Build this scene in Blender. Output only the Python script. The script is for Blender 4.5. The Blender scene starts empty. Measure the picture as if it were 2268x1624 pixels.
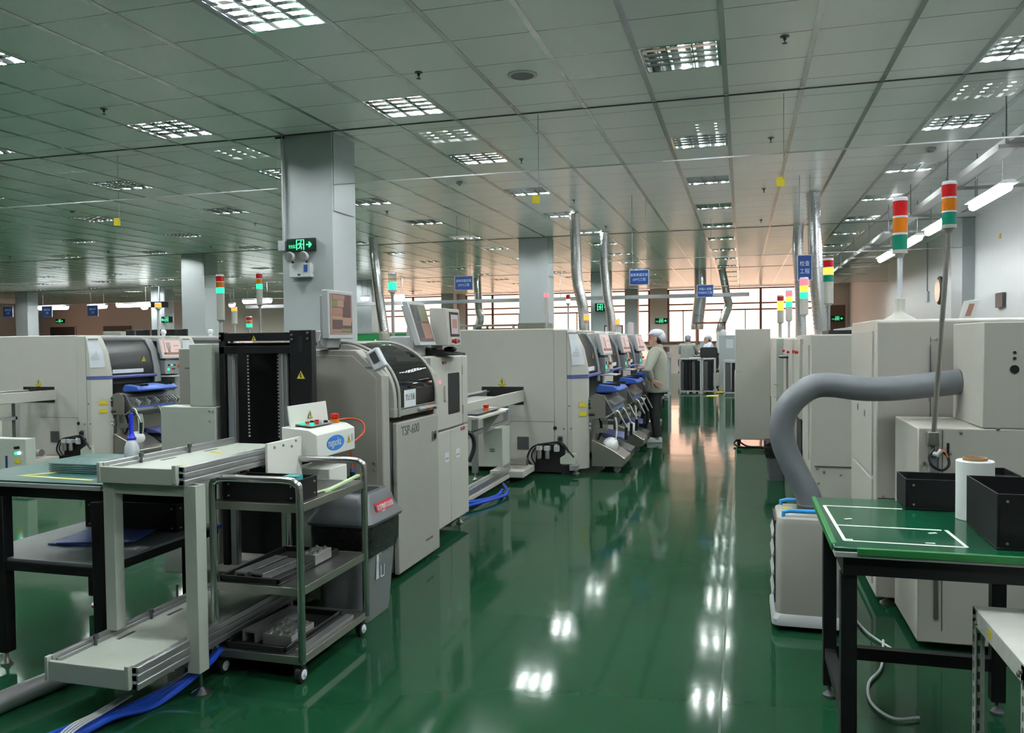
import bpy, bmesh, math, random
from mathutils import Vector, Matrix
random.seed(4)
sc = bpy.context.scene
C = sc.collection

# ------------------------------------------------------------------ camera, world, exposure
FPX, YAW, PITCH, ROLL, CAMH = 1800.93, 0.2769, -0.0304, -0.011, 1.5
cd = bpy.data.cameras.new('camera'); cam = bpy.data.objects.new('camera', cd); C.objects.link(cam)
fw = Vector((-math.sin(YAW)*math.cos(PITCH), math.cos(YAW)*math.cos(PITCH), math.sin(PITCH)))
rt0 = Vector((math.cos(YAW), math.sin(YAW), 0)); up0 = rt0.cross(fw)
rt = math.cos(ROLL)*rt0 + math.sin(ROLL)*up0; upv = -math.sin(ROLL)*rt0 + math.cos(ROLL)*up0
mm = Matrix((rt, upv, -fw)).transposed().to_4x4(); mm.translation = (0, 0, CAMH)
cam.matrix_world = mm
cd.sensor_fit = 'HORIZONTAL'; cd.sensor_width = 36.0; cd.lens = FPX/2268*36.0
cd.clip_start = 0.05; cd.clip_end = 300
sc.camera = cam
w = bpy.data.worlds.new('evening_sky'); sc.world = w; w.use_nodes = True
bg = w.node_tree.nodes['Background']; bg.inputs[0].default_value = (1.0, 0.62, 0.46, 1); bg.inputs[1].default_value = 3.3
sc.view_settings.view_transform = 'Standard'; sc.view_settings.look = 'None'
sc.view_settings.gamma = 1.0; sc.view_settings.use_curve_mapping = False
sc.view_settings.exposure = 0.0
sc.cycles.use_light_tree = True
sc.cycles.max_bounces = 10; sc.cycles.diffuse_bounces = 8; sc.cycles.glossy_bounces = 5
sc.cycles.transparent_max_bounces = 24; sc.cycles.transmission_bounces = 6
sc.cycles.sample_clamp_indirect = 10.0
sc.cycles.caustics_reflective = True; sc.cycles.caustics_refractive = False
TUBE_W = 300.0      # emission strength of the fluorescent tubes
WALL_Y = 36.8
# daylight portal in the window wall
pl = bpy.data.lights.new('window_portal', 'AREA'); pl.shape = 'RECTANGLE'; pl.size = 23.0; pl.size_y = 2.5
pl.cycles.is_portal = True
po = bpy.data.objects.new('window_portal', pl); C.objects.link(po)
po.location = (-5.8, WALL_Y+0.25, 2.6); po.rotation_euler = (math.radians(-90), 0, 0)

# ------------------------------------------------------------------ materials
def mk(name, col, rough=0.5, metal=0.0, var=0.05, bump=0.0, nscale=6.0, emit=None, es=0.0, coat=0.0, alpha=None, spec=0.5):
    m = bpy.data.materials.new(name); m.use_nodes = True
    nt = m.node_tree; p = nt.nodes['Principled BSDF']
    p.inputs['Roughness'].default_value = rough; p.inputs['Metallic'].default_value = metal
    p.inputs['Specular IOR Level'].default_value = spec
    c = (*col, 1)
    p.inputs['Base Color'].default_value = c
    if coat: p.inputs['Coat Weight'].default_value = coat; p.inputs['Coat Roughness'].default_value = 0.08
    if emit: p.inputs['Emission Color'].default_value = (*emit, 1); p.inputs['Emission Strength'].default_value = es
    if alpha is not None: p.inputs['Alpha'].default_value = alpha
    if var or bump:
        tc = nt.nodes.new('ShaderNodeTexCoord'); n = nt.nodes.new('ShaderNodeTexNoise')
        n.inputs['Scale'].default_value = nscale; n.inputs['Detail'].default_value = 4
        nt.links.new(tc.outputs['Object'], n.inputs['Vector'])
        if var:
            mx = nt.nodes.new('ShaderNodeMix'); mx.data_type = 'RGBA'
            mx.inputs['A'].default_value = tuple(min(1, x*(1-var*1.5)) for x in col)+(1,)
            mx.inputs['B'].default_value = tuple(min(1, x*(1+var*1.5)) for x in col)+(1,)
            nt.links.new(n.outputs['Fac'], mx.inputs['Factor']); nt.links.new(mx.outputs['Result'], p.inputs['Base Color'])
        if bump:
            b = nt.nodes.new('ShaderNodeBump'); b.inputs['Strength'].default_value = bump; b.inputs['Distance'].default_value = 0.01
            nt.links.new(n.outputs['Fac'], b.inputs['Height']); nt.links.new(b.outputs['Normal'], p.inputs['Normal'])
    return m

def emis(name, col, s):
    return mk(name, tuple(min(1, c*0.2) for c in col), 0.4, var=0, emit=col, es=s)

def glassy(name, tint, ior=1.5, mixmul=1.0, rough=0.0):
    m = bpy.data.materials.new(name); m.use_nodes = True; nt = m.node_tree; nt.nodes.clear()
    o = nt.nodes.new('ShaderNodeOutputMaterial'); mx = nt.nodes.new('ShaderNodeMixShader')
    tr = nt.nodes.new('ShaderNodeBsdfTransparent'); gl = nt.nodes.new('ShaderNodeBsdfGlossy'); fr = nt.nodes.new('ShaderNodeFresnel')
    ge = nt.nodes.new('ShaderNodeNewGeometry'); mr = nt.nodes.new('ShaderNodeMapRange')
    mr.inputs['To Min'].default_value = ior; mr.inputs['To Max'].default_value = 1/ior
    nt.links.new(ge.outputs['Backfacing'], mr.inputs['Value']); nt.links.new(mr.outputs[0], fr.inputs['IOR'])
    tr.inputs['Color'].default_value = (*tint, 1); gl.inputs['Roughness'].default_value = rough
    nt.links.new(fr.outputs[0], mx.inputs[0]); nt.links.new(tr.outputs[0], mx.inputs[1]); nt.links.new(gl.outputs[0], mx.inputs[2])
    nt.links.new(mx.outputs[0], o.inputs[0])
    return m

MT = {}
MT['white'] = mk('cream_powder_coat', (0.46, 0.445, 0.41), 0.42, var=0.02)
MT['beige'] = mk('beige_grey_enamel', (0.33, 0.32, 0.295), 0.42, var=0.03)
MT['beige_dark'] = mk('grey_side_enamel', (0.30, 0.285, 0.26), 0.45, var=0.04)
MT['greenwhite'] = mk('pale_green_white_enamel', (0.44, 0.47, 0.42), 0.38, var=0.02)
MT['black'] = mk('black_enamel', (0.007, 0.007, 0.008), 0.5, var=0.1, spec=0.22)
MT['blackplastic'] = mk('black_plastic', (0.010, 0.010, 0.011), 0.5, var=0.1, spec=0.3)
MT['darkgrey'] = mk('dark_grey_plastic', (0.06, 0.062, 0.066), 0.45)
MT['grey'] = mk('mid_grey_plastic', (0.22, 0.225, 0.24), 0.45)
MT['lightgrey'] = mk('light_grey_plastic', (0.45, 0.46, 0.48), 0.45)
MT['alu'] = mk('brushed_aluminium', (0.50, 0.50, 0.51), 0.36, 0.85, var=0.05, nscale=20)
MT['steel'] = mk('stainless_steel', (0.42, 0.40, 0.37), 0.33, 0.9, var=0.08)
MT['chrome'] = mk('chrome_tube', (0.58, 0.57, 0.56), 0.24, 1.0, var=0.05)
MT['shadedsteel'] = mk('shaded_shelf_steel', (0.16, 0.155, 0.15), 0.35, 0.8, var=0.15, nscale=12)  # steel darkened: the dim reflections between the trolley shelves are in the colour
MT['boxlit'] = mk('bright_white_enamel', (0.68, 0.685, 0.65), 0.4, var=0.02)  # loader enamel made lighter: stronger light on its upper parts put into the colour
MT['blockmetal'] = mk('machined_metal', (0.55, 0.55, 0.55), 0.4, 0.8, var=0.08, nscale=30)
MT['blue'] = mk('blue_plastic', (0.035, 0.10, 0.42), 0.35)
MT['lightblue'] = mk('bright_blue_handle', (0.03, 0.30, 0.75), 0.35)
MT['stripe'] = mk('slate_blue_stripe', (0.075, 0.09, 0.25), 0.45)
MT['bluetube'] = mk('blue_air_tube', (0.01, 0.06, 0.45), 0.25)
MT['bluefolder'] = mk('blue_folder_plastic', (0.07, 0.15, 0.52), 0.4)
MT['red'] = mk('red_plastic', (0.55, 0.012, 0.012), 0.3)
MT['redlabel'] = mk('red_label', (0.55, 0.02, 0.025), 0.5)
MT['orange'] = mk('orange_cable', (0.55, 0.09, 0.015), 0.4)
MT['yellow'] = mk('yellow_label', (0.62, 0.50, 0.02), 0.5)
MT['paleyellow'] = mk('yellow_tape', (0.55, 0.55, 0.14), 0.55)
MT['paper'] = mk('white_paper', (0.62, 0.64, 0.70), 0.7)
MT['mat'] = mk('green_rubber_mat', (0.012, 0.075, 0.066), 0.35, var=0.06)
MT['matgreen'] = mk('glossy_green_mat', (0.004, 0.075, 0.035), 0.14, var=0.1, nscale=3)
MT['matedge'] = mk('green_mat_edge', (0.02, 0.18, 0.045), 0.4)
MT['shelfgrey'] = mk('grey_laminate', (0.13, 0.14, 0.155), 0.4)
MT['worktop'] = mk('laminate_edge', (0.36, 0.36, 0.36), 0.5)
MT['tape'] = mk('white_tape', (0.72, 0.74, 0.72), 0.6)
MT['cardboard'] = mk('cardboard_core', (0.30, 0.17, 0.08), 0.7)
MT['film'] = mk('white_film_roll', (0.74, 0.75, 0.76), 0.35)
MT['col'] = mk('painted_column', (0.41, 0.435, 0.455), 0.55, var=0.02)
MT['wall'] = mk('painted_wall', (0.60, 0.61, 0.60), 0.6, var=0.03, nscale=1.2)
MT['wallback'] = mk('far_painted_wall', (0.74, 0.63, 0.59), 0.7, var=0.03, nscale=1.2)
MT['frame'] = mk('brown_window_frame', (0.22, 0.10, 0.075), 0.5)
MT['hose'] = mk('grey_corrugated_hose', (0.17, 0.18, 0.205), 0.42)
MT['foil'] = mk('crinkled_foil_duct', (0.70, 0.70, 0.71), 0.18, 1.0, var=0.1, bump=0.35, nscale=60)
MT['signblue'] = mk('blue_sign_board', (0.010, 0.05, 0.235), 0.45)
MT['signwhite'] = mk('sign_lettering', (0.60, 0.68, 0.80), 0.5)
MT['ink'] = mk('dark_ink', (0.05, 0.05, 0.055), 0.5)
MT['redink'] = mk('red_ink', (0.42, 0.05, 0.04), 0.5)
MT['skin'] = mk('skin', (0.50, 0.29, 0.21), 0.5)
MT['jacket'] = mk('grey_beige_work_jacket', (0.31, 0.31, 0.265), 0.8, bump=0.25, nscale=18)
MT['trousers'] = mk('dark_trousers', (0.012, 0.012, 0.015), 0.8)
MT['cap'] = mk('white_mob_cap', (0.62, 0.62, 0.70), 0.8, bump=0.4, nscale=40)
MT['hair'] = mk('black_hair', (0.012, 0.010, 0.010), 0.5)
MT['shoe'] = mk('white_shoe', (0.62, 0.64, 0.66), 0.5)
MT['bagblack'] = mk('black_bin_bag', (0.008, 0.008, 0.009), 0.22, bump=1.0, nscale=25)
MT['bingrey'] = mk('grey_bin_plastic', (0.085, 0.09, 0.10), 0.35)
MT['binbody'] = mk('pale_grey_bin_body', (0.17, 0.18, 0.19), 0.4)
MT['trayblue'] = mk('clear_blue_tray', (0.09, 0.17, 0.18), 0.25)
MT['seatblack'] = mk('black_mesh_fabric', (0.010, 0.010, 0.011), 0.7)
MT['door'] = mk('brown_door', (0.20, 0.12, 0.10), 0.5)
MT['doorgrey'] = mk('dark_wall_panel', (0.05, 0.05, 0.055), 0.5)
MT['olive'] = mk('grey_green_board', (0.16, 0.16, 0.12), 0.6)
MT['greenboard'] = mk('green_partition', (0.015, 0.24, 0.07), 0.5)
MT['lens_red'] = mk('red_lens', (0.50, 0.012, 0.015), 0.2)
MT['lens_orange'] = mk('orange_lens', (0.60, 0.17, 0.01), 0.2)
MT['lens_green'] = mk('green_lens', (0.01, 0.20, 0.13), 0.2)
MT['lens_clear'] = glassy('clear_lens', (0.75, 0.85, 0.82))
MT['lit_green'] = emis('lit_green_lens', (0.02, 1.0, 0.36), 1.8)
MT['lit_red'] = emis('lit_red_lens', (1.0, 0.08, 0.11), 3.5)
MT['lit_orange'] = emis('lit_orange_lens', (1.0, 0.24, 0.03), 2.4)
MT['lit_yellow'] = emis('lit_yellow_lens', (1.0, 0.72, 0.05), 2.0)
MT['lit_white'] = emis('lit_white_indicator', (0.8, 1.0, 1.0), 4.0)
MT['led'] = mk('rack_slot', (0.75, 0.76, 0.75), 0.5)
MT['tube'] = emis('fluorescent_tube', (0.93, 1.0, 0.98), TUBE_W)
MT['batten'] = emis('batten_diffuser', (0.97, 0.99, 1.0), 19.0)
MT['exitglow'] = emis('exit_sign_lit_green', (0.10, 1.0, 0.42), 1.3)
MT['exitdark'] = mk('exit_sign_face', (0.003, 0.03, 0.016), 0.25)
MT['screenpink'] = emis('bright_screen', (0.78, 0.56, 0.52), 0.75)
MT['screendark'] = emis('dark_screen', (0.10, 0.055, 0.055), 0.6)
MT['scr_tan'] = emis('screen_window_tan', (0.33, 0.21, 0.15), 0.7)
MT['scr_olive'] = emis('screen_window_olive', (0.18, 0.20, 0.10), 0.6)
MT['scr_red'] = emis('screen_window_red', (0.30, 0.16, 0.12), 0.7)
MT['scr_grey'] = emis('screen_window_grey', (0.42, 0.36, 0.38), 0.7)
MT['smoked'] = glassy('smoked_cover', (0.16, 0.16, 0.165), 1.5)
MT['pane'] = glassy('window_glass', (0.97, 0.97, 0.97), 1.45)
MT['curtain'] = glassy('smoke_curtain_glass', (0.93, 0.955, 0.945), 1.5)
MT['mirror'] = mk('mirror_louvre', (0.80, 0.82, 0.82), 0.10, 1.0, var=0.03)
MT['ink_blue'] = mk('logo_blue', (0.03, 0.20, 0.62), 0.4)

def floor_mat():
    m = mk('green_epoxy_floor', (0.006, 0.125, 0.048), 0.07, var=0, spec=0.25)
    nt = m.node_tree; p = nt.nodes['Principled BSDF']; tc = nt.nodes.new('ShaderNodeTexCoord'); p.inputs['IOR'].default_value = 1.34
    n = nt.nodes.new('ShaderNodeTexNoise'); n.inputs['Scale'].default_value = 2.2; n.inputs['Detail'].default_value = 2
    n2 = nt.nodes.new('ShaderNodeTexNoise'); n2.inputs['Scale'].default_value = 26; n2.inputs['Detail'].default_value = 1
    b = nt.nodes.new('ShaderNodeBump'); b.inputs['Strength'].default_value = 0.35; b.inputs['Distance'].default_value = 0.004
    b2 = nt.nodes.new('ShaderNodeBump'); b2.inputs['Strength'].default_value = 0.08; b2.inputs['Distance'].default_value = 0.001
    n3 = nt.nodes.new('ShaderNodeTexNoise'); n3.inputs['Scale'].default_value = 0.7; n3.inputs['Detail'].default_value = 5
    mr = nt.nodes.new('ShaderNodeMapRange'); mr.inputs['To Min'].default_value = 0.035; mr.inputs['To Max'].default_value = 0.12
    mx = nt.nodes.new('ShaderNodeMix'); mx.data_type = 'RGBA'
    mx.inputs['A'].default_value = (0.007, 0.040, 0.018, 1); mx.inputs['B'].default_value = (0.009, 0.053, 0.023, 1)
    for a, c in ((tc.outputs['Object'], n.inputs['Vector']), (tc.outputs['Object'], n2.inputs['Vector']), (tc.outputs['Object'], n3.inputs['Vector']),
                 (n.outputs['Fac'], b.inputs['Height']), (n2.outputs['Fac'], b2.inputs['Height']), (b.outputs[0], b2.inputs['Normal']), (b2.outputs[0], p.inputs['Normal']),
                 (n3.outputs['Fac'], mr.inputs['Value']), (mr.outputs[0], p.inputs['Roughness']), (n3.outputs['Fac'], mx.inputs['Factor']), (mx.outputs['Result'], p.inputs['Base Color'])):
        nt.links.new(a, c)
    return m
MT['floor'] = floor_mat()

def ceil_mat():
    m = mk('ceiling_panel', (0.78, 0.80, 0.79), 0.24, var=0, spec=0.5)
    nt = m.node_tree; p = nt.nodes['Principled BSDF']; tc = nt.nodes.new('ShaderNodeTexCoord')
    sp = nt.nodes.new('ShaderNodeSeparateXYZ'); md = nt.nodes.new('ShaderNodeMath'); md.operation = 'FLOORED_MODULO'; md.inputs[1].default_value = 0.6
    lt = nt.nodes.new('ShaderNodeMath'); lt.operation = 'LESS_THAN'; lt.inputs[1].default_value = 0.009
    mx = nt.nodes.new('ShaderNodeMix'); mx.data_type = 'RGBA'; mx.inputs['A'].default_value = (0.88, 0.885, 0.885, 1); mx.inputs['B'].default_value = (0.10, 0.11, 0.11, 1)
    n = nt.nodes.new('ShaderNodeTexNoise'); n.inputs['Scale'].default_value = 1.3
    b = nt.nodes.new('ShaderNodeBump'); b.inputs['Strength'].default_value = 0.25; b.inputs['Distance'].default_value = 0.006
    for a, c in ((tc.outputs['Object'], sp.inputs[0]), (sp.outputs['Y'], md.inputs[0]), (md.outputs[0], lt.inputs[0]), (lt.outputs[0], mx.inputs['Factor']),
                 (mx.outputs['Result'], p.inputs['Base Color']), (tc.outputs['Object'], n.inputs['Vector']), (n.outputs['Fac'], b.inputs['Height']), (b.outputs[0], p.inputs['Normal'])):
        nt.links.new(a, c)
    return m
MT['ceil'] = ceil_mat()
MT['tee'] = mk('ceiling_tee', (0.42, 0.44, 0.43), 0.22, 0.6, var=0.02)

# ------------------------------------------------------------------ mesh builder
def wloc(o):
    v = Vector((0, 0, 0))
    while o is not None: v += o.location; o = o.parent
    return v

class B:
    def __init__(s): s.bm = bmesh.new(); s.mi = 0
    def mat(s, i): s.mi = i; return s
    def _f(s, vs):
        try:
            f = s.bm.faces.new(vs); f.material_index = s.mi
            return f
        except ValueError: return None
    def box(s, x0, x1, y0, y1, z0, z1):
        v = [s.bm.verts.new((x, y, z)) for z in (z0, z1) for y in (y0, y1) for x in (x0, x1)]
        for q in ((0, 2, 3, 1), (4, 5, 7, 6), (0, 1, 5, 4), (2, 6, 7, 3), (0, 4, 6, 2), (1, 3, 7, 5)): s._f([v[i] for i in q])
        return s
    def obox(s, c, size, rx=0, ry=0, rz=0):   # rotated box
        from mathutils import Euler
        R = Euler((rx, ry, rz)).to_matrix(); h = [d/2 for d in size]
        v = [s.bm.verts.new(Vector(c)+R @ Vector((x*h[0], y*h[1], z*h[2]))) for z in (-1, 1) for y in (-1, 1) for x in (-1, 1)]
        for q in ((0, 2, 3, 1), (4, 5, 7, 6), (0, 1, 5, 4), (2, 6, 7, 3), (0, 4, 6, 2), (1, 3, 7, 5)): s._f([v[i] for i in q])
        return s
    def prism(s, poly, ax, a0, a1):
        def P(u, v, a): return {'x': (a, u, v), 'y': (u, a, v), 'z': (u, v, a)}[ax]
        lo = [s.bm.verts.new(P(u, v, a0)) for u, v in poly]; hi = [s.bm.verts.new(P(u, v, a1)) for u, v in poly]
        n = len(poly); s._f(lo[::-1]); s._f(hi)
        for i in range(n): s._f([lo[i], lo[(i+1) % n], hi[(i+1) % n], hi[i]])
        return s
    def sheet(s, path, ax, a0, a1, t):          # open polyline in a plane, thickened and extruded along ax
        n = len(path); off = []
        for i in range(n):
            p = Vector(path[max(0, i-1)]); q = Vector(path[min(n-1, i+1)]); d = (q-p).normalized(); off.append(Vector((-d.y, d.x))*t)
        return s.prism(list(path)+[tuple(Vector(path[i])+off[i]) for i in range(n-1, -1, -1)], ax, a0, a1)
    def tube(s, pts, r, seg=10, caps=True, sx=1.0):
        pts = [Vector(p) for p in pts]; n = len(pts); rs = r if isinstance(r, (list, tuple)) else [r]*n
        rings = []; prev = None
        for i in range(n):
            if i == 0: t = pts[1]-pts[0]
            elif i == n-1: t = pts[-1]-pts[-2]
            else: t = (pts[i+1]-pts[i]).normalized()+(pts[i]-pts[i-1]).normalized()
            t = t.normalized() if t.length > 1e-9 else Vector((0, 0, 1))
            if prev is None:
                a = Vector((0, 0, 1)) if abs(t.z) < 0.9 else Vector((1, 0, 0)); u = t.cross(a).normalized()
            else:
                u = prev-t*prev.dot(t); u = u.normalized() if u.length > 1e-6 else prev
            prev = u; v = t.cross(u)
            rings.append([s.bm.verts.new(pts[i]+(u*math.cos(2*math.pi*k/seg)*sx+v*math.sin(2*math.pi*k/seg))*rs[i]) for k in range(seg)])
        for i in range(n-1):
            for k in range(seg): s._f([rings[i][k], rings[i][(k+1) % seg], rings[i+1][(k+1) % seg], rings[i+1][k]])
        if caps: s._f(rings[0][::-1]); s._f(rings[-1])
        return s
    def cyl(s, a, b, r, seg=16): return s.tube([a, b], r, seg)
    def lathe(s, c, prof, seg=20, ax='z', caps=True):
        def P(r, h, k):
            a = 2*math.pi*k/seg; x, y = r*math.cos(a), r*math.sin(a)
            return {'z': (c[0]+x, c[1]+y, c[2]+h), 'x': (c[0]+h, c[1]+x, c[2]+y), 'y': (c[0]+x, c[1]+h, c[2]+y)}[ax]
        rings = [[s.bm.verts.new(P(max(r, 1e-4), h, k)) for k in range(seg)] for r, h in prof]
        for i in range(len(prof)-1):
            for k in range(seg): s._f([rings[i][k], rings[i][(k+1) % seg], rings[i+1][(k+1) % seg], rings[i+1][k]])
        if caps: s._f(rings[0][::-1]); s._f(rings[-1])
        return s
    def rings(s, rows, caps=True):              # loft through rings of points
        vs = [[s.bm.verts.new(p) for p in row] for row in rows]; n = len(rows[0])
        for i in range(len(rows)-1):
            for k in range(n): s._f([vs[i][k], vs[i][(k+1) % n], vs[i+1][(k+1) % n], vs[i+1][k]])
        if caps: s._f(vs[0][::-1]); s._f(vs[-1])
        return s
    def ell(s, c, r, seg=16, n=10):
        rows = []
        for i in range(n+1):
            t = math.pi*(i/n) if 0 < i < n else (0.03 if i == 0 else math.pi-0.03)
            rows.append([(c[0]+r[0]*math.sin(t)*math.cos(2*math.pi*k/seg), c[1]+r[1]*math.sin(t)*math.sin(2*math.pi*k/seg), c[2]-r[2]*math.cos(t)) for k in range(seg)])
        return s.rings(rows)
    def quad(s, *p): s._f([s.bm.verts.new(q) for q in p]); return s
    def out(s, name, mats, parent=None, loc=None, bevel=0.0, sharp=0.6, mods=None, **props):
        bm = s.bm
        bmesh.ops.recalc_face_normals(bm, faces=bm.faces[:])
        if loc is None:
            if parent is not None: org = wloc(parent); loc = Vector((0, 0, 0))
            else:
                xs = [v.co for v in bm.verts]; lo = [min(v[i] for v in xs) for i in range(3)]; hi = [max(v[i] for v in xs) for i in range(3)]
                org = Vector(((lo[0]+hi[0])/2, (lo[1]+hi[1])/2, lo[2])); loc = org
        else: org = Vector(loc); loc = org
        for v in bm.verts: v.co -= org
        for f in bm.faces: f.smooth = True
        for e in bm.edges:
            if len(e.link_faces) != 2 or e.calc_face_angle(3.0) > sharp: e.smooth = False
        me = bpy.data.meshes.new(name); bm.to_mesh(me); bm.free()
        if not isinstance(mats, (list, tuple)): mats = [mats]
        for m in mats: me.materials.append(MT[m] if isinstance(m, str) else m)
        o = bpy.data.objects.new(name, me); C.objects.link(o); o.location = loc
        if parent is not None: o.parent = parent
        if bevel:
            b = o.modifiers.new('edge', 'BEVEL'); b.width = bevel; b.segments = 2; b.limit_method = 'ANGLE'; b.angle_limit = 0.7
            b.harden_normals = False
        for k, v in props.items():
            o[{'cat': 'category'}.get(k, k)] = v
        return o

def thing(name, label, cat, loc, group=None):
    o = bpy.data.objects.new(name, None); C.objects.link(o); o.location = loc; o.empty_display_size = 0.1
    o['label'] = label; o['category'] = cat
    if group: o['group'] = group
    return o

def dup(root, loc, rotz=None, label=None, group=None, skip=()):
    r = root.copy(); C.objects.link(r); r.location = loc
    if rotz is not None: r.rotation_euler = (0, 0, rotz)
    if label: r['label'] = label
    if group: r['group'] = group
    def kids(src, dst, d):
        for ch in list(src.children):
            if any(k in ch.name for k in skip): continue
            c = ch.copy(); C.objects.link(c); c.parent = dst
            if d < 2: kids(ch, c, d+1)
    kids(root, r, 0)
    return r

def text(body, size, org, face, mat, parent, name='lettering', sx=1.0, align='LEFT', ext=0.0006, tilt=None):
    cu = bpy.data.curves.new('t', 'FONT'); cu.body = body; cu.size = size; cu.align_x = align; cu.extrude = ext; cu.resolution_u = 3
    o = bpy.data.objects.new('t', cu); C.objects.link(o)
    dg = bpy.context.evaluated_depsgraph_get(); me = bpy.data.meshes.new_from_object(o.evaluated_get(dg)); me.name = name
    bpy.data.objects.remove(o); bpy.data.curves.remove(cu)
    from mathutils import Euler
    R = {'-y': Euler((math.pi/2, 0, 0)), '+x': Euler((math.pi/2, 0, math.pi/2)), '-x': Euler((math.pi/2, 0, -math.pi/2)), '+y': Euler((math.pi/2, 0, math.pi)), '+z': Euler((0, 0, 0))}[face].to_matrix().to_4x4()
    if tilt is not None: R = tilt.to_4x4() @ R
    base = wloc(parent) if parent else Vector((0, 0, 0))
    me.transform(Matrix.Translation(Vector(org)-base) @ R @ Matrix.Diagonal((sx, 1, 1, 1)))
    me.materials.clear(); me.materials.append(MT[mat])
    q = bpy.data.objects.new(name, me); C.objects.link(q); q.parent = parent
    return q

def sticker(c, s, face, parent, name='warning_sticker', plate=False):
    """yellow warning triangle with black border and symbol"""
    b = B(); x, y, z = c
    def tri(k, d, mi, pts=None):
        b.mat(mi)
        p = pts or [(-s/2*k, -s*0.42*k), (s/2*k, -s*0.42*k), (0, s*0.46*k)]
        if face == '-y': b.prism([(x+u, z+v) for u, v in p], 'y', y-d, y)
        elif face == '+x': b.prism([(y+u, z+v) for u, v in p], 'x', x, x+d)
        else: b.prism([(y+u, z+v) for u, v in p], 'x', x-d, x)
    tri(1.0, 0.0010, 1); tri(0.86, 0.0016, 0)
    if plate: tri(1, 0.0014, 0, [(-s*.45, -s*.72), (s*.45, -s*.72), (s*.45, -s*.45), (-s*.45, -s*.45)]); tri(1, .0018, 1, [(-s*.3, -s*.62), (s*.3, -s*.62), (s*.3, -s*.56), (-s*.3, -s*.56)])
    tri(1, 0.0022, 1, [(-s*.05, -s*.25), (s*.12, -s*.27), (s*.02, s*.02), (s*.07, s*.2), (-s*.06, s*.2), (-s*.12, -s*.02)])
    return b.out(name, ['yellow', 'ink'], parent)

# ------------------------------------------------------------------ the setting
CH = 3.8; XL, XR, YN = -38.0, 4.3, -5.0
B().box(XL, XR, YN, WALL_Y, -0.1, 0.0).out('floor', 'floor', kind='structure')
B().box(-0.095, -0.085, YN, WALL_Y, 0.0, 0.0012).box(XL, XR, 17.99, 18.0, 0, .0012).out('floor_trim', mk('floor_joint', (0.02, 0.06, 0.035), 0.4), kind='structure')
# ceiling: panels on an open grid, light fittings sit in the gaps
TX0, TP = -2.1622, 0.67266
LX = [2.21, -0.481, -3.171, -5.862, -8.552, -11.243, -13.934, -16.624, -19.315, -22.005, -24.7, -27.39]
bays = [(YN, 8.0, 5.919-0.6*18), (8.0, 17.5, 8.25-0.6), (17.5, 27.0, 17.7-0.6), (27.0, WALL_Y, 27.3-0.6)]
lamps = []
for i, x in enumerate(LX):
    lamps += [(x, y) for y in (0.22, 2.62)]
    if i == 1: lamps += [(x, 4.42), (x, 6.82)]
    else: lamps += [(x, 5.02), (x, 7.42)]
    lamps += [(x, y) for y in (9.75, 12.15, 14.55, 16.95, 19.2, 21.6, 24.0, 26.4, 28.8, 31.2, 33.6)]
lamps = [l for l in lamps if not (l[1] < 1 and abs(l[0]) > 3) and not (l[0] < -14 and l[1] < 5) and not (l[0] < -20 and l[1] < 15) and not (l[0] == 2.21 and l[1] > 27)]
k0 = math.floor((XL-TX0)/TP); k1 = math.ceil((XR-TX0)/TP)
def holes(xa, xb):
    xm = (xa+xb)/2
    return sorted(y for x, y in lamps if abs(x-xm) < 0.1)
for bi, (ya, yb, ph) in enumerate(bays):
    b = B()
    for k in range(k0, k1):
        xa, xb = max(XL, TX0+TP*k), min(XR, TX0+TP*(k+1)); cur = ya
        for y in holes(TX0+TP*k, TX0+TP*(k+1)):
            if ya < y < yb:
                b.quad((xa, cur, CH), (xb, cur, CH), (xb, y-0.3, CH), (xa, y-0.3, CH)); cur = y+0.3
                for s0, s1 in ((xa, (xa+xb)/2-.31), ((xa+xb)/2+.31, xb)): b.quad((s0, y-.3, CH), (s1, y-.3, CH), (s1, y+.3, CH), (s0, y+.3, CH))
        b.quad((xa, cur, CH), (xb, cur, CH), (xb, yb, CH), (xa, yb, CH))
    o = b.out('ceiling', 'ceil', loc=(0, ph, 0), kind='structure')
b = B()
for k in range(k0, k1+1):
    x = TX0+TP*k
    if XL < x < XR: b.box(x-0.022, x+0.022, YN, WALL_Y, CH-0.006, CH+0.002)
b.out('ceiling_trim', 'tee', kind='structure')
b = B()
for y in (8.0, 17.5, 27.0): b.box(XL, XR, y-0.012, y+0.012, CH-0.008, CH+0.002)
b.out('ceiling_trim', mk('dark_gap_strip', (0.03, 0.03, 0.03), 0.5), kind='structure')
B().box(XL-.2, XR+.2, YN-.2, WALL_Y+.1, CH+0.2, CH+0.3).out('light_stop_slab', 'wall', kind='structure')  # unseen slab, added above the ceiling to keep sky light out
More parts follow.
